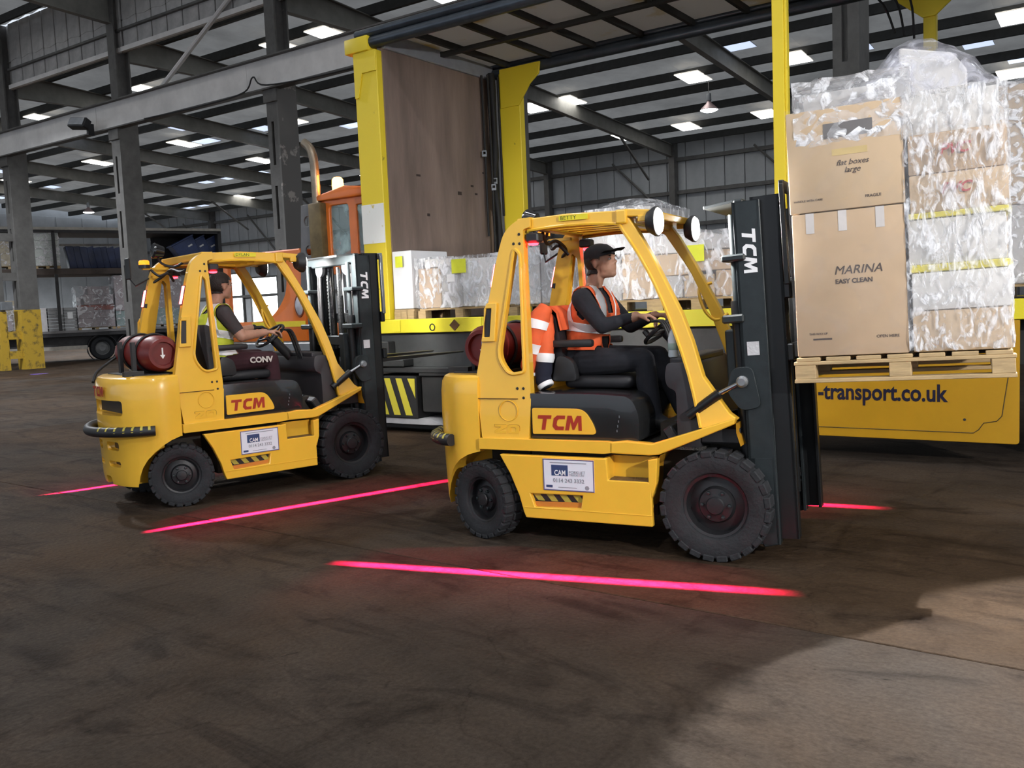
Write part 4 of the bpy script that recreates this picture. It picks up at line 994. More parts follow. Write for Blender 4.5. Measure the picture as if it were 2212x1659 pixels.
# ================================================================== load on the forks of the right-hand truck
TB = T(2.1, 0, 1.15) @ RY(-1.8) @ T(-2.1, 0, -1.15)      # follows the tilted forks
FL = F_TRK_R @ TB
def euro_pallet(mw, label, group, lx=1.05, ly=1.2, mat=None):
    """deck at top; x along the forks, origin at middle of underside"""
    mat = mat or wood
    t = thing('wooden_pallet', label, 'pallet', mw, group)
    for y in (-ly / 2 + .05, 0, ly / 2 - .05):
        mk('bottom_board', B(-lx / 2, lx / 2, y - .05, y + .05, 0, .022, .003), mat, t)
        for x in (-lx / 2 + .06, 0, lx / 2 - .06): mk('block', B(x - .055, x + .055, y - .048, y + .048, .022, .10, .003), mat, t)
        mk('stringer', B(-lx / 2, lx / 2, y - .05, y + .05, .10, .12, .003), mat, t)
    n = 7
    for k in range(n):
        x = -lx / 2 + (k + .5) * lx / n; mk('deck_board', B(x - lx / n * .40, x + lx / n * .40, -ly / 2, ly / 2, .12, .142, .003), mat, t)
    return t
pl = euro_pallet(FL @ T(2.625, 0, 1.075), 'pale wooden pallet raised on the forks under the big cartons', None, 1.10, 1.2)
ink = M('box_ink', (.075, .055, .05), .8)
def carton(mw, dims, label, mat=card, group=None, tape=True, seam=True):
    a, b_, c = dims
    o = mk('carton', B(-a / 2, a / 2, -b_ / 2, b_ / 2, 0, c, .008, 2), mat, None, mw, smooth=35); tag(o, label, 'carton', group)
    if seam: mk('flap_seam', B(-a / 2 + .004, a / 2 - .004, -.003, .003, c - .001, c + .0015), M('seam_brown', (.30, .2, .12), .8), o)
    if tape: mk('tape', B(-a / 2 - .0015, a / 2 + .0015, -.028, .028, c - .05, c + .002), M('parcel_tape', (.55, .42, .28), .3), o)
    return o
Z0 = 1.222
b1 = carton(FL @ T(2.385, -.285, Z0), (.575, .62, .79), 'tall brown carton printed MARINA at the bottom left of the raised load')
text('print', 'MARINA', .066, ink, T(-.075, -.312, .445) @ SIDE, b1, .0006, bold=.0, shear=.25)
text('print', 'EASY CLEAN', .034, ink, T(-.07, -.312, .395) @ SIDE, b1, .0006, bold=.001)
for x in (-.19, -.02, .17): mk('tape_tab', B(x - .022, x + .022, -.3125, -.311, .68, .79), M('clear_tape', (.62, .58, .56), .25), b1)
mk('print', B(-.2, -.1, -.3115, -.3105, .09, .10), ink, b1); text('print', 'OPEN HERE', .022, ink, T(.13, -.312, .09) @ SIDE, b1, .0005); text('print', 'THIS WAY UP', .016, ink, T(-.22, -.312, .12) @ SIDE, b1, .0005)
b2 = carton(FL @ T(2.385, -.285, Z0 + .795), (.59, .62, .55), 'brown carton with black handwriting stacked on the MARINA carton', card2)
text('handwriting', 'flat boxes', .042, ink, T(-.04, -.312, .235) @ SIDE, b2, .0006, shear=.3); text('handwriting', 'large', .042, ink, T(.0, -.312, .195) @ SIDE, b2, .0006, shear=.3)
mk('yellow_mark', B(-.06, .12, -.3115, -.3105, .29, .325), M('faint_yellow', (.60, .45, .20), .8), b2); mk('grey_label', B(-.10, .15, -.3125, -.311, .385, .465), M('label_dark', (.16, .15, .15), .6), b2)
text('print', 'FRAGILE', .022, ink, T(.10, -.312, .05) @ SIDE, b2, .0005); text('print', 'HANDLE WITH CARE', .016, ink, T(-.27, -.312, .06) @ SIDE, b2, .0005)
GR = 'cartons on the raised pallet'
wcard = M('carton_white', (.70, .68, .66), .6, var=.06); wcard2 = M('carton_grey', (.50, .48, .47), .6, var=.1)
layers = [(.22, card2, 'lowest brown carton in the right-hand stack of the raised load'), (.20, wcard, 'white wrapped carton one up from the pallet in the raised load'), (.04, hazyel, None), (.24, wcard, 'white carton between the yellow strips of the raised load'), (.03, hazyel, None), (.20, card2, 'brown carton with pink print in the right-hand stack of the raised load'), (.21, card, 'brown carton with red print near the top of the raised load')]
z = Z0; bxs = []
for k, (h_, m_, lb) in enumerate(layers):
    if lb is None:
        o = mk('yellow_strip', B(-.235, .235, -.30, .30, 0, h_, .004), M('strip_yellow', (.72, .62, .05), .5), None, FL @ T(2.925, -.285, z)); tag(o, 'thin yellow board %s the white carton of the raised load' % ('under' if k == 2 else 'above'), 'board')
    else:
        o = carton(FL @ T(2.925 + random.uniform(-.01, .01), -.285, z), (.46, .60 + random.uniform(-.02, .01), h_ - .003), lb, m_); bxs.append(o)
    z += h_
pk_ = M('print_red', (.45, .05, .05), .7)
for o in bxs[-2:]:
    text('print', 'PVC', .075, pk_, T(-.08, -.306, .09) @ SIDE, o, .0006, shear=.3, bold=.002)
tb_ = carton(FL @ T(2.85, -.25, z), (.56, .58, .20), 'flat white carton wrapped in film on top of the right-hand stack', wcard)
tb2 = carton(FL @ T(2.43, -.22, Z0 + 1.355), (.52, .5, .10), 'flat pale carton under film on top of the handwritten carton', wcard2)
for k in range(2): carton(FL @ T(2.40 + .52 * k, .31, Z0), (.50, .55, 1.15 + .1 * k), 'tall plain carton at the back %s of the raised load' % ('left' if k == 0 else 'right'), card2)
upr = mk('foam_board', bevel(plate([(-.17, 0), (.17, 0), (.17, .16), (.10, .26), (-.15, .33), (-.17, .33)], -.03, .03), .01, 2), wcard, None, FL @ T(2.82, -.16, Z0 + 1.355)); tag(upr, 'upright white panel poking up under loose film atop the raised load', 'panel')
# stretch film round the stack and the loose bag on top
def filmbox(x0, x1, y0, y1, z0, z1, amp=.012, nx=16, nz=20, seed=3, taper=0.):
    random.seed(seed); b = NB(); per = []
    pts = [(x0, y0), (x1, y0), (x1, y1), (x0, y1)]
    loop = []
    for i in range(4):
        a, c = Vector(pts[i]), Vector(pts[(i + 1) % 4]); n = (c - a); nn = Vector((n.y, -n.x)).normalized()
        for k in range(nx): loop.append((a + n * k / nx, nn, 4 * (k / nx) * (1 - k / nx)))
    rows = []
    for j in range(nz + 1):
        z = z0 + (z1 - z0) * j / nz; row = []
        for (p, nn, bul) in loop:
            d = amp * (random.random() - .35) + .006 * bul * math.sin(j * 1.7)
            q = p + nn * d; row.append(b.verts.new((q.x, q.y, z + random.uniform(-.5, .5) * amp)))
        rows.append(row)
    m = len(loop)
    for a, c in zip(rows, rows[1:]):
        for i in range(m): b.faces.new((a[i], a[(i + 1) % m], c[(i + 1) % m], c[i]))
    b.faces.new(rows[-1]); return b
filmb = film('wrap_bright', clear=.66, rough=.07, bscale=13, bump=1., stretch=(1, 1, .42), sharp=1.7, lo=.46, hi=.64)
fm = mk('stretch_film', filmbox(2.675, 3.165, -.60, .02, Z0 + .01, z + .21, .016, 22, 30), filmb, None, FL, smooth=70); tag(fm, 'crinkled clear stretch film round the right-hand carton stack of the raised load', 'film')
fm2 = mk('stretch_film', filmbox(2.085, 2.685, -.602, .02, Z0 + .005, Z0 + 1.36, .007, 12, 16, 5), film('wrap_clear', clear=1.36, rough=.12, bscale=4, bump=.4), None, FL, smooth=70); tag(fm2, 'thin clear film stretched over the two brown cartons of the raised load', 'film')
fm3 = mk('stretch_film', filmbox(2.13, 2.72, -.595, .0, Z0 + 1.15, Z0 + 1.50, .016, 18, 12, 8), filmc, None, FL, smooth=70); tag(fm3, 'loose cloudy film hanging over the top edge of the handwritten carton', 'film')
bg = NB(); random.seed(4); rows = []
top = [(2.20, .0), (2.30, .03), (2.42, .10), (2.55, .22), (2.64, .315), (2.70, .34), (2.82, .33), (2.92, .28), (3.02, .19), (3.08, .10), (3.14, .05)]
for j in range(9):
    f = j / 8; row = []
    for (x, h_) in top:
        w_ = math.sin(PI * f) ** .6
        row.append(bg.verts.new((x + random.uniform(-.012, .012), -.52 + .60 * f, Z0 + 1.36 + h_ * w_ + random.uniform(-.010, .010))))
    rows.append(row)
for a, c in zip(rows, rows[1:]):
    for i in range(len(top) - 1): bg.faces.new((a[i], a[i + 1], c[i + 1], c[i]))
bmesh.ops.subdivide_edges(bg, edges=bg.edges[:], cuts=1, smooth=.2, use_grid_fill=True)
tag(mk('film_bag', bg, film('bag_film', tint=(.55, .55, .62), clear=.62, rough=.15, bscale=7, sharp=.9, lo=.45, hi=.65), None, FL, smooth=70), 'loose plastic bag billowing over the top of the raised load', 'plastic bag')

# ================================================================== yellow trailer behind
tyel = M('trailer_yellow', (.84, .64, .03), .5, scale=5, col2=(.22, .16, .03), thr=.30, gap=.03, bump=.06)
raveyel = M('rave_yellow', (.78, .68, .03), .5, scale=6, col2=(.20, .15, .05), thr=.31, gap=.02, bump=.1)
valyel = M('valance_yellow', (.50, .27, .012), .4, var=.08, scale=2)
ply = M('headboard_ply', (.26, .19, .155), .6, var=.35, scale=1.4, stretch=(2.2, 2.2, .35), bump=.08)
chas = M('trailer_chassis', (.030, .031, .030), .6, var=.35, scale=2.5)
ralu = M('roof_rail_steel', (.075, .09, .11), .35, .6, var=.2)
tarp = translucent(M('roof_tarp', (.66, .63, .60), .8, scale=1.2, col2=(.55, .42, .2), thr=.38, gap=.06), .5)
tl = thing('trailer', 'tall yellow curtain trailer with open side loaded with wrapped pallets', 'trailer', F_TRL)
P = lambda nm, bm, mt, sm=30: mk(nm, bm, mt, tl, None, smooth=sm)
XL = 12.6
P('deck', B(.05, XL, .05, 2.5, 1.36, 1.455), M('deck_boards', (.14, .11, .08), .8, var=.3, stretch=(.4, 8, 1)))
rv = P('side_rave', bevel(B(.03, XL, .0, .06, 1.285, 1.46), .006, 1), raveyel)
for k in range(9): mk('rave_bracket', B(.5 + k * 1.3, .62 + k * 1.3, -.012, .0, 1.30, 1.45, .003), raveyel, rv)
for k in range(6): mk('lashing_ring', torus(.04, .007, 14, 6, xf=T(1.15 + k * 1.95, -.01, 1.35) @ RX(90)), darkst, rv)
mk('bolt_hole_patch', plate([(1.42, 1.37), (1.50, 1.44), (1.58, 1.37), (1.50, 1.30)], -.006, .0), M('rust_patch', (.12, .06, .02), .8), rv)
P('far_rave', B(.03, XL, 2.46, 2.52, 1.285, 1.46), raveyel)
P('front_post', bevel(B(.05, .44, .0, .12, 1.46, 4.86), .008, 1), tyel)
P('post_gusset', bevel(plate([(.06, 4.86), (.44, 4.86), (.44, 4.60), (.20, 4.60), (.12, 4.30), (.06, 4.30)], -.02, .0), .004, 1), tyel)
P('corner_cap', bevel(B(-.06, .34, -.05, .16, 4.86, 5.05), .02, 2), tyel)
P('white_patch', B(.052, .438, -.004, .001, 2.45, 2.95), M('patch_white', (.85, .85, .80), .5, scale=7, col2=(.60, .46, .05), thr=.36, gap=.05))
P('far_front_post', bevel(B(.62, .98, 2.40, 2.52, 1.46, 4.98), .008, 1), tyel)
P('post_gusset', bevel(plate([(.66, 5.0), (1.36, 5.0), (1.34, 4.84), (1.18, 4.72), (.98, 4.45), (.66, 4.45)], 2.37, 2.40), .004, 1), tyel)
P('side_post', bevel(box(B(5.49, 5.60, .0, .09, 1.46, 4.9), 5.60, 5.625, .02, .09, 1.46, 4.9), .004, 1), tyel)
P('far_side_post', bevel(B(6.37, 6.50, 2.42, 2.52, 1.46, 4.9), .006, 1), tyel)
P('post_gusset', bevel(plate([(6.05, 5.0), (6.82, 5.0), (6.80, 4.80), (6.50, 4.55), (6.37, 4.55), (6.07, 4.80)], 2.39, 2.42), .004, 1), tyel)
P('rear_post', bevel(B(XL - .2, XL, .0, .12, 1.46, 4.9), .008, 1), tyel)
for y0, s in ((.05, 1), (2.47, -1)):
    P('roof_rail', tube([(.1, y0, 4.97), (XL, y0, 4.97)], .075, 12), ralu, 40); P('roof_rail', tube([(.1, y0 - s * .02, 5.09), (XL, y0 - s * .02, 5.09)], .055, 12), ralu, 40)
P('roof_sheet', B(.1, XL, .05, 2.47, 5.10, 5.12), tarp)
for k in range(17): P('roof_bow', B(.75 + k * .72, .80 + k * .72, .05, 2.47, 5.02, 5.10), chas)
P('roof_spine', B(.4, XL, 1.22, 1.29, 4.99, 5.05), chas)
P('front_roof_beam', bevel(B(.36, .50, .1, 2.45, 4.88, 5.08), .01, 1), M('beam_pale', (.34, .36, .40), .5, .2))
hb = P('headboard', B(.40, .46, .10, 2.44, 1.46, 4.92), ply)
for k in range(7):
    random.seed(k); y = random.uniform(.4, 2.2); zq = random.uniform(1.9, 3.6)
    mk('gouge', B(.458, .463, y, y + random.uniform(.03, .1), zq, zq + random.uniform(.02, .05)), M('gouge_dark', (.05, .035, .03), .9), hb)
P('corner_pillar', B(.40, .52, 2.36, 2.46, 1.46, 4.95), chas)
curt = M('curtain_black', (.012, .012, .013), .7, bump=.3, bscale=8)
cu = P('gathered_curtain', tube(smoothpath([(.56, 2.30, 4.95), (.58, 2.30, 4.0), (.57, 2.27, 3.3), (.62, 2.28, 2.7), (.60, 2.30, 1.5)], 6), [.05 + .012 * math.sin(i) for i in range(25)], 9), curt, 50)
for k, (x, y) in enumerate(((.52, 2.12), (.56, 2.22), (.62, 2.38), (.60, 2.16))):
    z1 = (2.6, 3.0, 2.9, 1.9)[k]
    st_ = mk('curtain_strap', tube(smoothpath([(x, y, 4.9), (x + .01, y, 3.9), (x + .02, y - .01, z1)], 5), .017, 6), curt, cu, None, 40)
for (x, y, z_) in ((.56, 2.12, 3.78), (.60, 2.30, 3.40), (.63, 2.22, 3.3)):
    mk('strap_buckle', bevel(plate([(-.035, -.045), (.035, -.045), (.035, .045), (-.035, .045)], -.01, .01, [[(-.018, -.01), (.018, -.01), (.018, .025), (-.018, .025)]], xf=T(x, y - .06, z_) @ RZ(30)), .003, 1), greyst, cu)
for k in range(3): P('hanging_strap', tube(smoothpath([(5.75 + .16 * k, 2.3, 5.0), (5.98 + .14 * k, 2.3, 4.75), (6.10 + .10 * k, 2.3, 4.42 - .05 * k)], 4), .014, 6), curt, 40)
# chassis, neck and undergear
P('chassis_rail', box(B(.1, XL, .32, .46, .88, 1.30), .1, XL, 2.04, 2.18, .88, 1.30), chas)
P('neck_plate', bevel(B(.08, 5.1, .10, .16, .84, 1.285), .01, 1), M('neck_grey', (.055, .058, .058), .55, var=.3, scale=3))
P('neck_ledge', bevel(B(.02, 3.6, -.06, .4, .78, .85), .01, 1), chas)
P('bracket_block', B(.1, .42, -.04, .1, .98, 1.18, .01), chas); P('bracket_block', B(.1, .72, -.10, .12, .86, .95, .01), chas)
hzb = P('hazard_box', bevel(B(.08, .90, -.08, .6, .20, .74), .012, 1), M('hazard_black', (.014, .014, .014), .6))
for k in range(5):
    x = .10 + k * .20 - .02
    pts = [(max(.09, x - .12), .71), (min(.885, x - .02), .71), (min(.885, x + .14), .24), (min(.885, max(.09, x + .03)), .24)]
    if k == 4: pts = [(.76, .71), (.88, .71), (.88, .46)]
    mk('stripe', plate(pts, -.086, -.081), M('stripe_yellow', (.60, .52, .04), .55, scale=9, col2=(.2, .17, .05), thr=.3, gap=.03), hzb)
P('side_locker', bevel(B(.92, 1.75, .0, .55, .28, .74), .01, 1), chas); P('locker_lid', bevel(B(.92, 1.85, -.05, .55, .74, .80), .01, 1), chas)
P('skid_plate', bevel(plate([(.05, .20), (1.1, .20), (1.3, .13), (1.1, .12), (.05, .12)], -.05, .5), .004, 1), M('skid_grey', (.45, .45, .47), .5))
P('front_sump', B(.1, 2.0, .1, 1.2, .03, .12, .02), chas)
for x in (2.25, 8.6, 9.9, 11.2):
    for y, fa in ((.22, False), (2.3, True)):
        w_ = P('road_wheel', lathe([(0, .02), (.10, .04), (.16, 0), (.26, -.02), (.28, .06), (.29, -.1)], 24, xf=T(x, y, .5) @ RX(90 if not fa else -90)), rimblk, 35)
        mk('tyre', lathe([(.28, .08), (.34, .12), (.44, .13), (.49, .10), (.5, .0), (.49, -.10), (.44, -.13), (.30, -.12)], 32, xf=T(x, y, .5) @ RX(90 if not fa else -90)), rubber, w_, None, 35)
    if x < 5:
        fb = NB(); pts = [(x + .60 * math.cos(a), .5 + .60 * math.sin(a)) for a in [R(185) - k * R(19) for k in range(11)]]
        for (xa, za), (xb, zb) in zip(pts, pts[1:]): fb.faces.new([fb.verts.new(q) for q in ((xa, .02, za), (xb, .02, zb), (xb, .5, zb), (xa, .5, za))])
        bmesh.ops.remove_doubles(fb, verts=fb.verts, dist=.001); bmesh.ops.solidify(fb, geom=fb.faces[:], thickness=.02); P('mudguard', fb, M('mudguard_black', (.02, .021, .022), .5), 40)
    P('axle', tube([(x, .22, .5), (x, 2.3, .5)], .06, 10), chas)
va = P('side_valance', bevel(plate(rp([(5.15, .22, .03), (7.57, .22, .03), (7.57, 1.28, 0), (5.15, 1.28, 0)], .02, 3), -.015, .015), .004, 1), valyel)
va['label'] = 'yellow side board printed -transport.co.uk'
text('web_address', '-transport.co.uk', .215, M('print_navy', (.005, .006, .028), .5), T(5.885, -.018, .575) @ SIDE, va, .0008, bold=.005, xs=.795)
bl = [(5.17, .305), (7.22, .305), (7.26, .335), (7.30, .395), (7.40, .415), (7.44, .46), (7.50, .90), (7.50, 1.2)]
mk('pin_stripe', tube([(x, -.0165, z_) for x, z_ in bl], .004, 5), M('stripe_dark', (.06, .04, .01), .6), va)
mk('bolt', lathe([(0, .003), (.012, .002), (.012, 0)], 8, xf=T(7.15, -.016, .42) @ RX(90)), chas, va)
mk('lashing_tab', B(5.86, 5.93, -.03, -.015, .80, .90, .004), raveyel, va)

# ================================================================== goods on the trailer
def bundle(F, x0, x1, y0, y1, z0, z1, label, boxes, fmat, group, pallet=True, seed=1, hump=0., lab=None):
    """film-wrapped pallet load: pallet, cartons and film move together"""
    t = thing('wrapped_pallet_load', label, 'pallet load', F @ T(0, 0, 0), group)
    zb = z0
    if pallet:
        pm = NB()
        for k in range(5):
            y = y0 + (k + .5) * (y1 - y0) / 5; box(pm, x0, x1, y - .06, y + .06, z0 + .10, z0 + .125)
        for x in (x0 + .06, (x0 + x1) / 2, x1 - .06):
            for y in (y0 + .06, y1 - .06): box(pm, x - .06, x + .06, y - .06, y + .06, z0, z0 + .10)
        mk('pallet', pm, wood, t); zb = z0 + .127
    random.seed(seed)
    for (fx0, fx1, fz0, fz1, m_) in boxes:
        X0, X1 = x0 + (x1 - x0) * fx0, x0 + (x1 - x0) * fx1; q0, q1 = zb + (z1 - zb) * fz0, zb + (z1 - zb) * fz1
        d = random.uniform(0, .03)
        mk('carton', B(X0 + .006, X1 - .006, y0 + d, y1, q0 + .003, q1 - .003, .008), m_, t)
    if fmat is not None:
        mk('film', filmbox(x0 - .01, x1 + .01, y0 - .012, y1 + .01, zb, z1 + .015, .02, 12, 12, seed), fmat, t, None, smooth=70)
    if hump:
        b = NB(); rows = []
        for j in range(6):
            f = j / 5; rows.append([b.verts.new((x0 + (x1 - x0) * i / 8, y0 + (y1 - y0) * f, z1 + hump * math.sin(PI * i / 8) ** .7 * math.sin(PI * f) ** .5 + random.uniform(0, .012))) for i in range(9)])
        for a, c in zip(rows, rows[1:]):
            for i in range(8): b.faces.new((a[i], a[i + 1], c[i + 1], c[i]))
        mk('film_top', b, fmat, t, None, smooth=70)
    if lab:
        for (lx, lz, lw, lh, m_) in lab: mk('paper_label', B(lx, lx + lw, y0 - .034, y0 - .031, lz, lz + lh), m_, t)
    return t
labyel = M('paper_yellow', (.75, .78, .04), .6); labwh = M('paper_white', (.8, .8, .8), .6)
wfilm = film('goods_film', clear=.66, rough=.09, bscale=8, bump=1., stretch=(1, 1, .5), sharp=1.2, lo=.46, hi=.64)
ZD = 1.46
GG = 'wrapped loads on the yellow trailer'
bundle(F_TRL, .47, .80, .06, .80, ZD, 2.33, 'plain white boxed load next to the brown headboard of the trailer', [(0, 1, 0, 1, M('foam_white', (.82, .82, .84), .5, var=.04))], None, GG, lab=[(.56, 2.12, .12, .14, labyel)])
bundle(F_TRL, .84, 2.16, .10, 1.05, ZD, 2.20, 'low wrapped load with yellow paper above the trailer side between the forklifts', [(0, .28, 0, .82, card), (.28, .55, 0, .9, wcard2), (.55, 1, 0, .95, wcard), (.1, .5, .82, 1, wcard)], wfilm, GG, seed=2, lab=[(1.44, 2.0, .22, .17, labyel), (1.36, 1.9, .12, .09, labwh)])
bundle(F_TRL, 2.25, 3.15, .10, 1.05, ZD, 2.24, 'wrapped white load seen through the rear pillar of the right forklift', [(0, .5, 0, 1, wcard), (.5, 1, 0, .92, wcard2)], wfilm, GG, seed=3)
bundle(F_TRL, 3.2, 4.05, .35, 1.25, ZD, 2.60, 'tallest wrapped load of the trailer behind the capped driver', [(0, .5, 0, .45, wcard2), (.5, 1, 0, .5, card2), (0, 1, .5, .75, wcard), (0, .95, .75, 1, wcard2)], wfilm, GG, seed=4, hump=.14)
bundle(F_TRL, 4.12, 5.12, .10, 1.1, ZD, 2.25, 'mixed cartons under film with yellow paper behind the windscreen opening', [(0, .35, 0, .35, wcard2), (.35, .7, 0, .35, card2), (.7, 1, 0, .4, card), (0, .5, .35, .7, card2), (.5, 1, .4, .72, card), (0, .6, .7, 1, wcard), (.6, 1, .72, .95, wcard2)], wfilm, GG, seed=5, lab=[(4.53, 1.95, .20, .17, labyel)])
bundle(F_TRL, 5.2, 5.9, .6, 1.5, ZD, 2.45, 'printed white cartons stacked behind the right forklift mast', [(0, 1, k * .14, k * .14 + .14, wcard if k % 2 else M('carton_lilac', (.56, .54, .62), .6)) for k in range(7)], None, GG, seed=6)
bundle(F_TRL, 7.30, 8.25, .25, 1.2, ZD, 3.28, 'tall grey film-wrapped load at the right edge of the picture', [(0, 1, 0, .4, wcard2), (0, .6, .4, .8, card2), (.6, 1, .4, .8, wcard2), (0, 1, .8, 1, card2)], filmc, GG, seed=7, hump=.12)

# ================================================================== orange tractor unit
org = M('tractor_orange', (.72, .17, .02), .35, var=.08, coat=.3)
tg = thing('tractor', 'orange yard tractor with flashing beacon and upright exhaust at the trailer front', 'tractor', F_TRL)
P = lambda nm, bm, mt, sm=30: mk(nm, bm, mt, tg, None, smooth=sm)
gl = film('cab_glass', tint=(.35, .5, .5), clear=.55, rough=.05, bscale=1, bump=0)
# upper cab behind the trailer post
for y in (.15, 1.15): P('cab_side', bevel(plate([(-.86, 2.1), (.0, 2.1), (.0, 3.13), (-.86, 3.13)], y, y + .06, [rp([(-.70, 2.35), (-.34, 2.35), (-.34, 3.03), (-.70, 3.03)], .05, 3), rp([(-.20, 2.35), (-.05, 2.35), (-.05, 3.0), (-.20, 3.0)], .03, 3)]), .01, 1), org)
P('side_glass', B(-.71, -.05, .18, .186, 2.34, 3.04), gl)
P('cab_roof', bevel(plate([(-.95, 3.10), (.05, 3.10), (.02, 3.22), (-.35, 3.26), (-.90, 3.17)], .08, 1.28), .02, 2), org)
P('cab_rear_wall', B(-.03, .02, .15, 1.2, 1.3, 3.1), org)
bc = P('beacon_base', lathe([(0, 0), (.05, 0), (.05, .05), (0, .05)], 14, xf=T(-.66, .3, 3.20)), black)
mk('beacon_lens', lathe([(.075, 0), (.08, .06), (.075, .14), (.05, .17), (0, .175)], 18, xf=T(-.66, .3, 3.25)), amber_b, bc, None, 40)
lb_ = light('beacon_light', 'POINT', (-.66, .25, 3.37), 30, (1, .35, .05), size=.08); lb_.parent = tg
exm = M('exhaust_steel', (.30, .25, .19), .4, .8, var=.35, scale=5)
P('exhaust_stack', tube(smoothpath([(-.90, .12, 2.2), (-.90, .12, 3.3), (-.91, .12, 3.65), (-.97, .12, 3.83), (-1.08, .12, 3.92)], 6), .06, 14, cap=False), exm, 40)
P('heat_shield', bevel(B(-1.0, -.76, .04, .2, 2.0, 3.08), .02, 2), M('shield_bronze', (.16, .115, .05), .5, .3, var=.4))
P('pierced_plate', bevel(plate([(-1.30, 1.9), (-1.02, 1.9), (-1.0, 3.08), (-1.2, 3.08)], .10, .13, [[(-1.09 + .07 * math.cos(a), zc_ + .07 * math.sin(a)) for a in [k * PI / 6 for k in range(12)]] for zc_ in (2.45, 2.85)]), .004, 1), M('plate_steel', (.16, .16, .165), .5, .3))
# low front body with big side opening
bodyp = smoothpath([(-3.0, 1.50, 0), (-2.2, 1.50, 0), (-1.95, 1.58, 0), (-1.72, 1.78, 0), (-1.62, 2.0, 0), (-1.60, 2.42, 0)], 4)
bpoly = [(-3.0, 1.20), (-1.26, 1.20), (-1.26, 2.42)] + [(p.x, p.y) for p in bodyp[::-1]]
for y in (.12, 1.9): P('front_body_side', bevel(plate(bpoly, y, y + .08), .012, 2), org)
P('front_body_beam', B(-3.0, -1.3, .12, 1.98, 2.40, 2.50, .02), org); P('front_post', B(-3.0, -2.9, .12, .2, 1.2, 2.45, .01), org)
P('reflective_stripe', B(-2.4, -1.262, .112, .12, 1.405, 1.485), M('stripe_bright', (.80, .62, .03), .5))
P('marker_lamp_rim', torus(.115, .014, 24, 6, xf=T(-1.36, .115, 1.70) @ RX(90) @ Matrix.Diagonal((.75, 1.3, 1, 1))), M('rim_rust', (.20, .05, .02), .5), 40)
P('marker_lamp', lathe([(.11, 0), (.08, .03), (0, .04)], 20, xf=T(-1.36, .115, 1.70) @ RX(90) @ Matrix.Diagonal((.75, 1.3, 1, 1))), M('lamp_glass', (.5, .5, .56), .15), 40)
P('tractor_frame', B(-3.2, .3, .3, 1.9, .75, 1.15, .02), chas); P('side_step', B(-2.6, -1.0, .05, .4, 1.06, 1.18, .01), greyst)
for x in (-2.4, -.5):
    for y, fa in ((.25, False), (2.0, True)):
        w_ = P('road_wheel', lathe([(0, .02), (.10, .04), (.16, 0), (.26, -.02), (.28, .06), (.29, -.1)], 20, xf=T(x, y, .5) @ RX(90 if not fa else -90)), rimblk, 35)
        mk('tyre', lathe([(.28, .08), (.34, .12), (.44, .13), (.49, .10), (.5, .0), (.49, -.10), (.44, -.13), (.30, -.12)], 28, xf=T(x, y, .5) @ RX(90 if not fa else -90)), rubber, w_, None, 35)

# ================================================================== double-deck trailer far left
ft = thing('double_deck_trailer', 'dark double-deck trailer with open side parked far behind the left forklift', 'trailer', F_FAR)
P = lambda nm, bm, mt, sm=30: mk(nm, bm, mt, ft, None, smooth=sm)
dk = M('far_trailer_dark', (.035, .034, .036), .6, var=.3); rail = M('far_rail_pale', (.42, .39, .34), .5, var=.2)
P('lower_deck', B(-9, 5.4, 0, 2.5, 1.05, 1.27), dk); P('deck_edge', B(-9, 5.4, -.03, .0, 1.20, 1.30), M('edge_grey', (.20, .19, .19), .6), 30)
P('upper_deck', B(-9, 5.4, 0, 2.5, 3.62, 3.86), M('deck_brown', (.075, .055, .045), .7, var=.4, scale=2)); P('roof', B(-9, 5.4, 0, 2.5, 5.33, 5.55), dk); P('roof_edge', B(-9, 5.45, -.04, .0, 5.44, 5.55), rail)
P('inner_rail', B(-9, 2.4, 2.3, 2.36, 4.95, 5.05), rail); P('rear_frame', B(5.3, 5.45, 0, 2.5, 1.2, 5.5), dk); P('bulkhead', B(2.9, 5.3, 2.4, 2.46, 3.86, 5.4), dk)
for x in (-8.5, -1.35, 2.2): P('deck_post', B(x - .06, x + .06, 0, .1, 1.27, 5.4), dk)
P('side_guard', B(-7, -.4, -.02, .02, .50, .66), rail); P('under_frame', B(-9, 5.2, .4, 2.1, .55, 1.05), dk)
for x in (.2, 1.35, 2.5, -5.5):
    w_ = P('road_wheel', lathe([(0, .02), (.12, .05), (.26, -.02), (.29, .07), (.3, -.1)], 18, xf=T(x, .2, .5) @ RX(90)), M('rim_grey', (.2, .2, .2), .5), 35)
    mk('tyre', lathe([(.29, .08), (.36, .13), (.46, .13), (.5, .06), (.5, -.1), (.3, -.12)], 24, xf=T(x, .2, .5) @ RX(90)), rubber, w_, None, 35)
    P('mudguard', lathe([(.58, -.15), (.60, -.15), (.60, .15), (.58, .15)], 24, xf=T(x, .2, .5) @ RX(90)), black)
pinkish = M('goods_pinkgrey', (.36, .31, .32), .7, var=.2, scale=3); reddish = M('goods_red', (.30, .09, .07), .6, var=.2); tan = M('goods_tan', (.45, .39, .28), .7, var=.2); teal = M('goods_teal', (.25, .34, .33), .6, var=.2); slatm = M('crate_grey', (.33, .33, .33), .7, var=.2)
GF = 'wrapped loads on the far double-deck trailer'
bundle(F_FAR, -2.1, -1.15, .1, 1.2, 3.86, 5.36, 'white wrapped stack on the upper deck beside the leftmost column', [(0, 1, k / 4, (k + 1) / 4, M('sack_white', (.60, .64, .60), .6, var=.1)) for k in range(4)], filmd, GF, seed=11)
bundle(F_FAR, -3.6, -2.4, .1, 1.2, 3.86, 5.0, 'tan load on the upper deck left of the leftmost column', [(0, 1, 0, .5, tan), (0, 1, .5, 1, tan)], filmd, GF, seed=12)
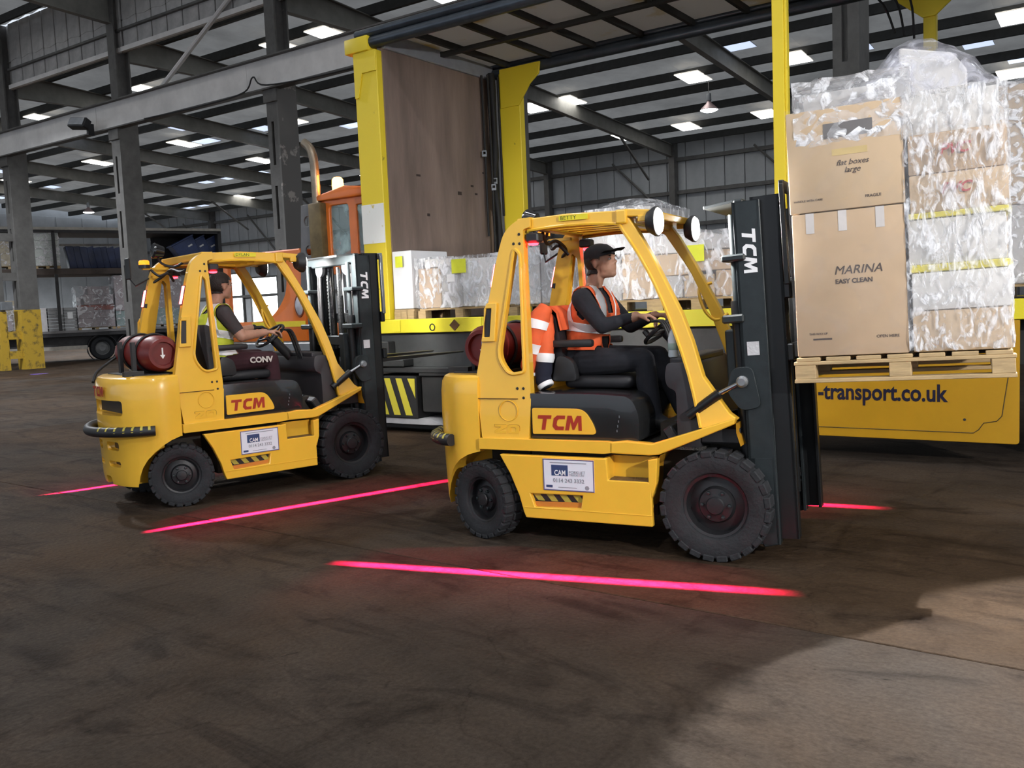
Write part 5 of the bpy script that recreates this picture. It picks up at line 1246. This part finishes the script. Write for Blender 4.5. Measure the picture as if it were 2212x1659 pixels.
bundle(F_FAR, -4.0, -2.1, .1, 1.2, 1.27, 2.6, 'tan and pink load on the lower deck left of the leftmost column', [(0, .5, 0, .5, pinkish), (.5, 1, 0, .5, tan), (0, 1, .5, 1, tan)], filmd, GF, seed=13)
bundle(F_FAR, -.66, .78, .1, 1.3, 1.27, 3.1, 'pinkish wrapped load with a red band on the far lower deck', [(0, 1, 0, .22, pinkish), (0, .45, .22, .5, pinkish), (.45, 1, .22, .42, pinkish), (.05, 1, .42, .55, reddish), (.2, 1, .55, .8, pinkish), (.3, .9, .8, 1, pinkish)], filmd, GF, seed=14)
bundle(F_FAR, .84, 2.1, .1, 1.3, 1.27, 3.55, 'tall grey wrapped load on the far deck seen beside the rear lamp', [(0, 1, 0, .3, teal), (0, 1, .3, .65, pinkish), (0, .8, .65, 1, pinkish)], filmd, GF, seed=15)
bundle(F_FAR, 2.2, 3.6, .1, 1.3, 1.27, 3.4, 'lilac wrapped load on the far deck behind the left forklift cab', [(0, 1, 0, .35, teal), (0, 1, .35, 1, pinkish)], filmd, GF, seed=16)
cr = thing('crate_stack', 'stack of grey slatted crates on the far deck right of the leftmost column', 'crate', F_FAR)
for k in range(7):
    mk('crate', B(-1.78, -1.2, .1, 1.1, 1.29 + k * .14, 1.41 + k * .14, .01), slatm, cr); mk('crate', B(-1.18, -.70, .1, 1.1, 1.29 + k * .14, 1.41 + k * .14, .01), slatm, cr)
for (x, zq) in ((-1.42, 1.98), (-1.05, 1.80)): mk('paper_label', B(x, x + .2, .085, .095, zq, zq + .26), labwh, cr)
bx_ = mk('carton', B(-2.06, -1.82, .1, .9, 1.28, 2.26, .01), M('goods_white', (.6, .58, .58), .6), None, F_FAR); tag(bx_, 'narrow pale carton between the leftmost column and the grey crates', 'carton')
bluem = M('tarp_blue', (.018, .028, .075), .45, var=.5, scale=1.8, bump=.5, bscale=3)
tp = NB(); random.seed(3)
for k in range(8):
    x = -.92 + k * .26; plate([(x, 4.80 - .02 * k + random.uniform(-.03, .03)), (x + .29, 4.78 + random.uniform(-.03, .03)), (x + .29 + .12, 3.87), (x + .14, 3.87)], .1 + .03 * (k % 2), .9, bm=tp)
tag(mk('tarpaulin', bevel(tp, .02, 2), bluem, None, F_FAR, smooth=50), 'dark blue folded tarpaulin on the upper deck of the far trailer', 'tarpaulin')
for k in range(3):
    bn = mk('plastic_bin', bevel(plate([(-.42, 0), (.42, 0), (.52, .95), (-.52, .95)], 0, .9), .03, 2), M('bin_blue', (.035, .06, .17), .4, var=.2), None, F_FAR @ T(4.25 + k * .52, .3 + .1 * k, 4.22) @ RY(-28), smooth=40)
    tag(bn, ['leftmost tilted blue plastic bin on the far upper deck', 'middle tilted blue plastic bin on the far upper deck', 'rightmost tilted blue plastic bin on the far upper deck'][k], 'bin', 'tilted blue bins')
    mk('bin_rim', bevel(plate([(-.55, .90), (.55, .90), (.55, .97), (-.55, .97)], -.03, .93), .01, 1), M('bin_blue', None), bn)
    mk('bin_sticker', B(.1, .3, -.006, -.001, .55, .62), labwh, bn)
bs = light('blue_safety_beam', 'SPOT', (-15.3, 28.3, 2.2), 3500, (.12, .12, 1), aim=(-15.33, 29.45, 0), size=.02, spot=13, blend=.4)
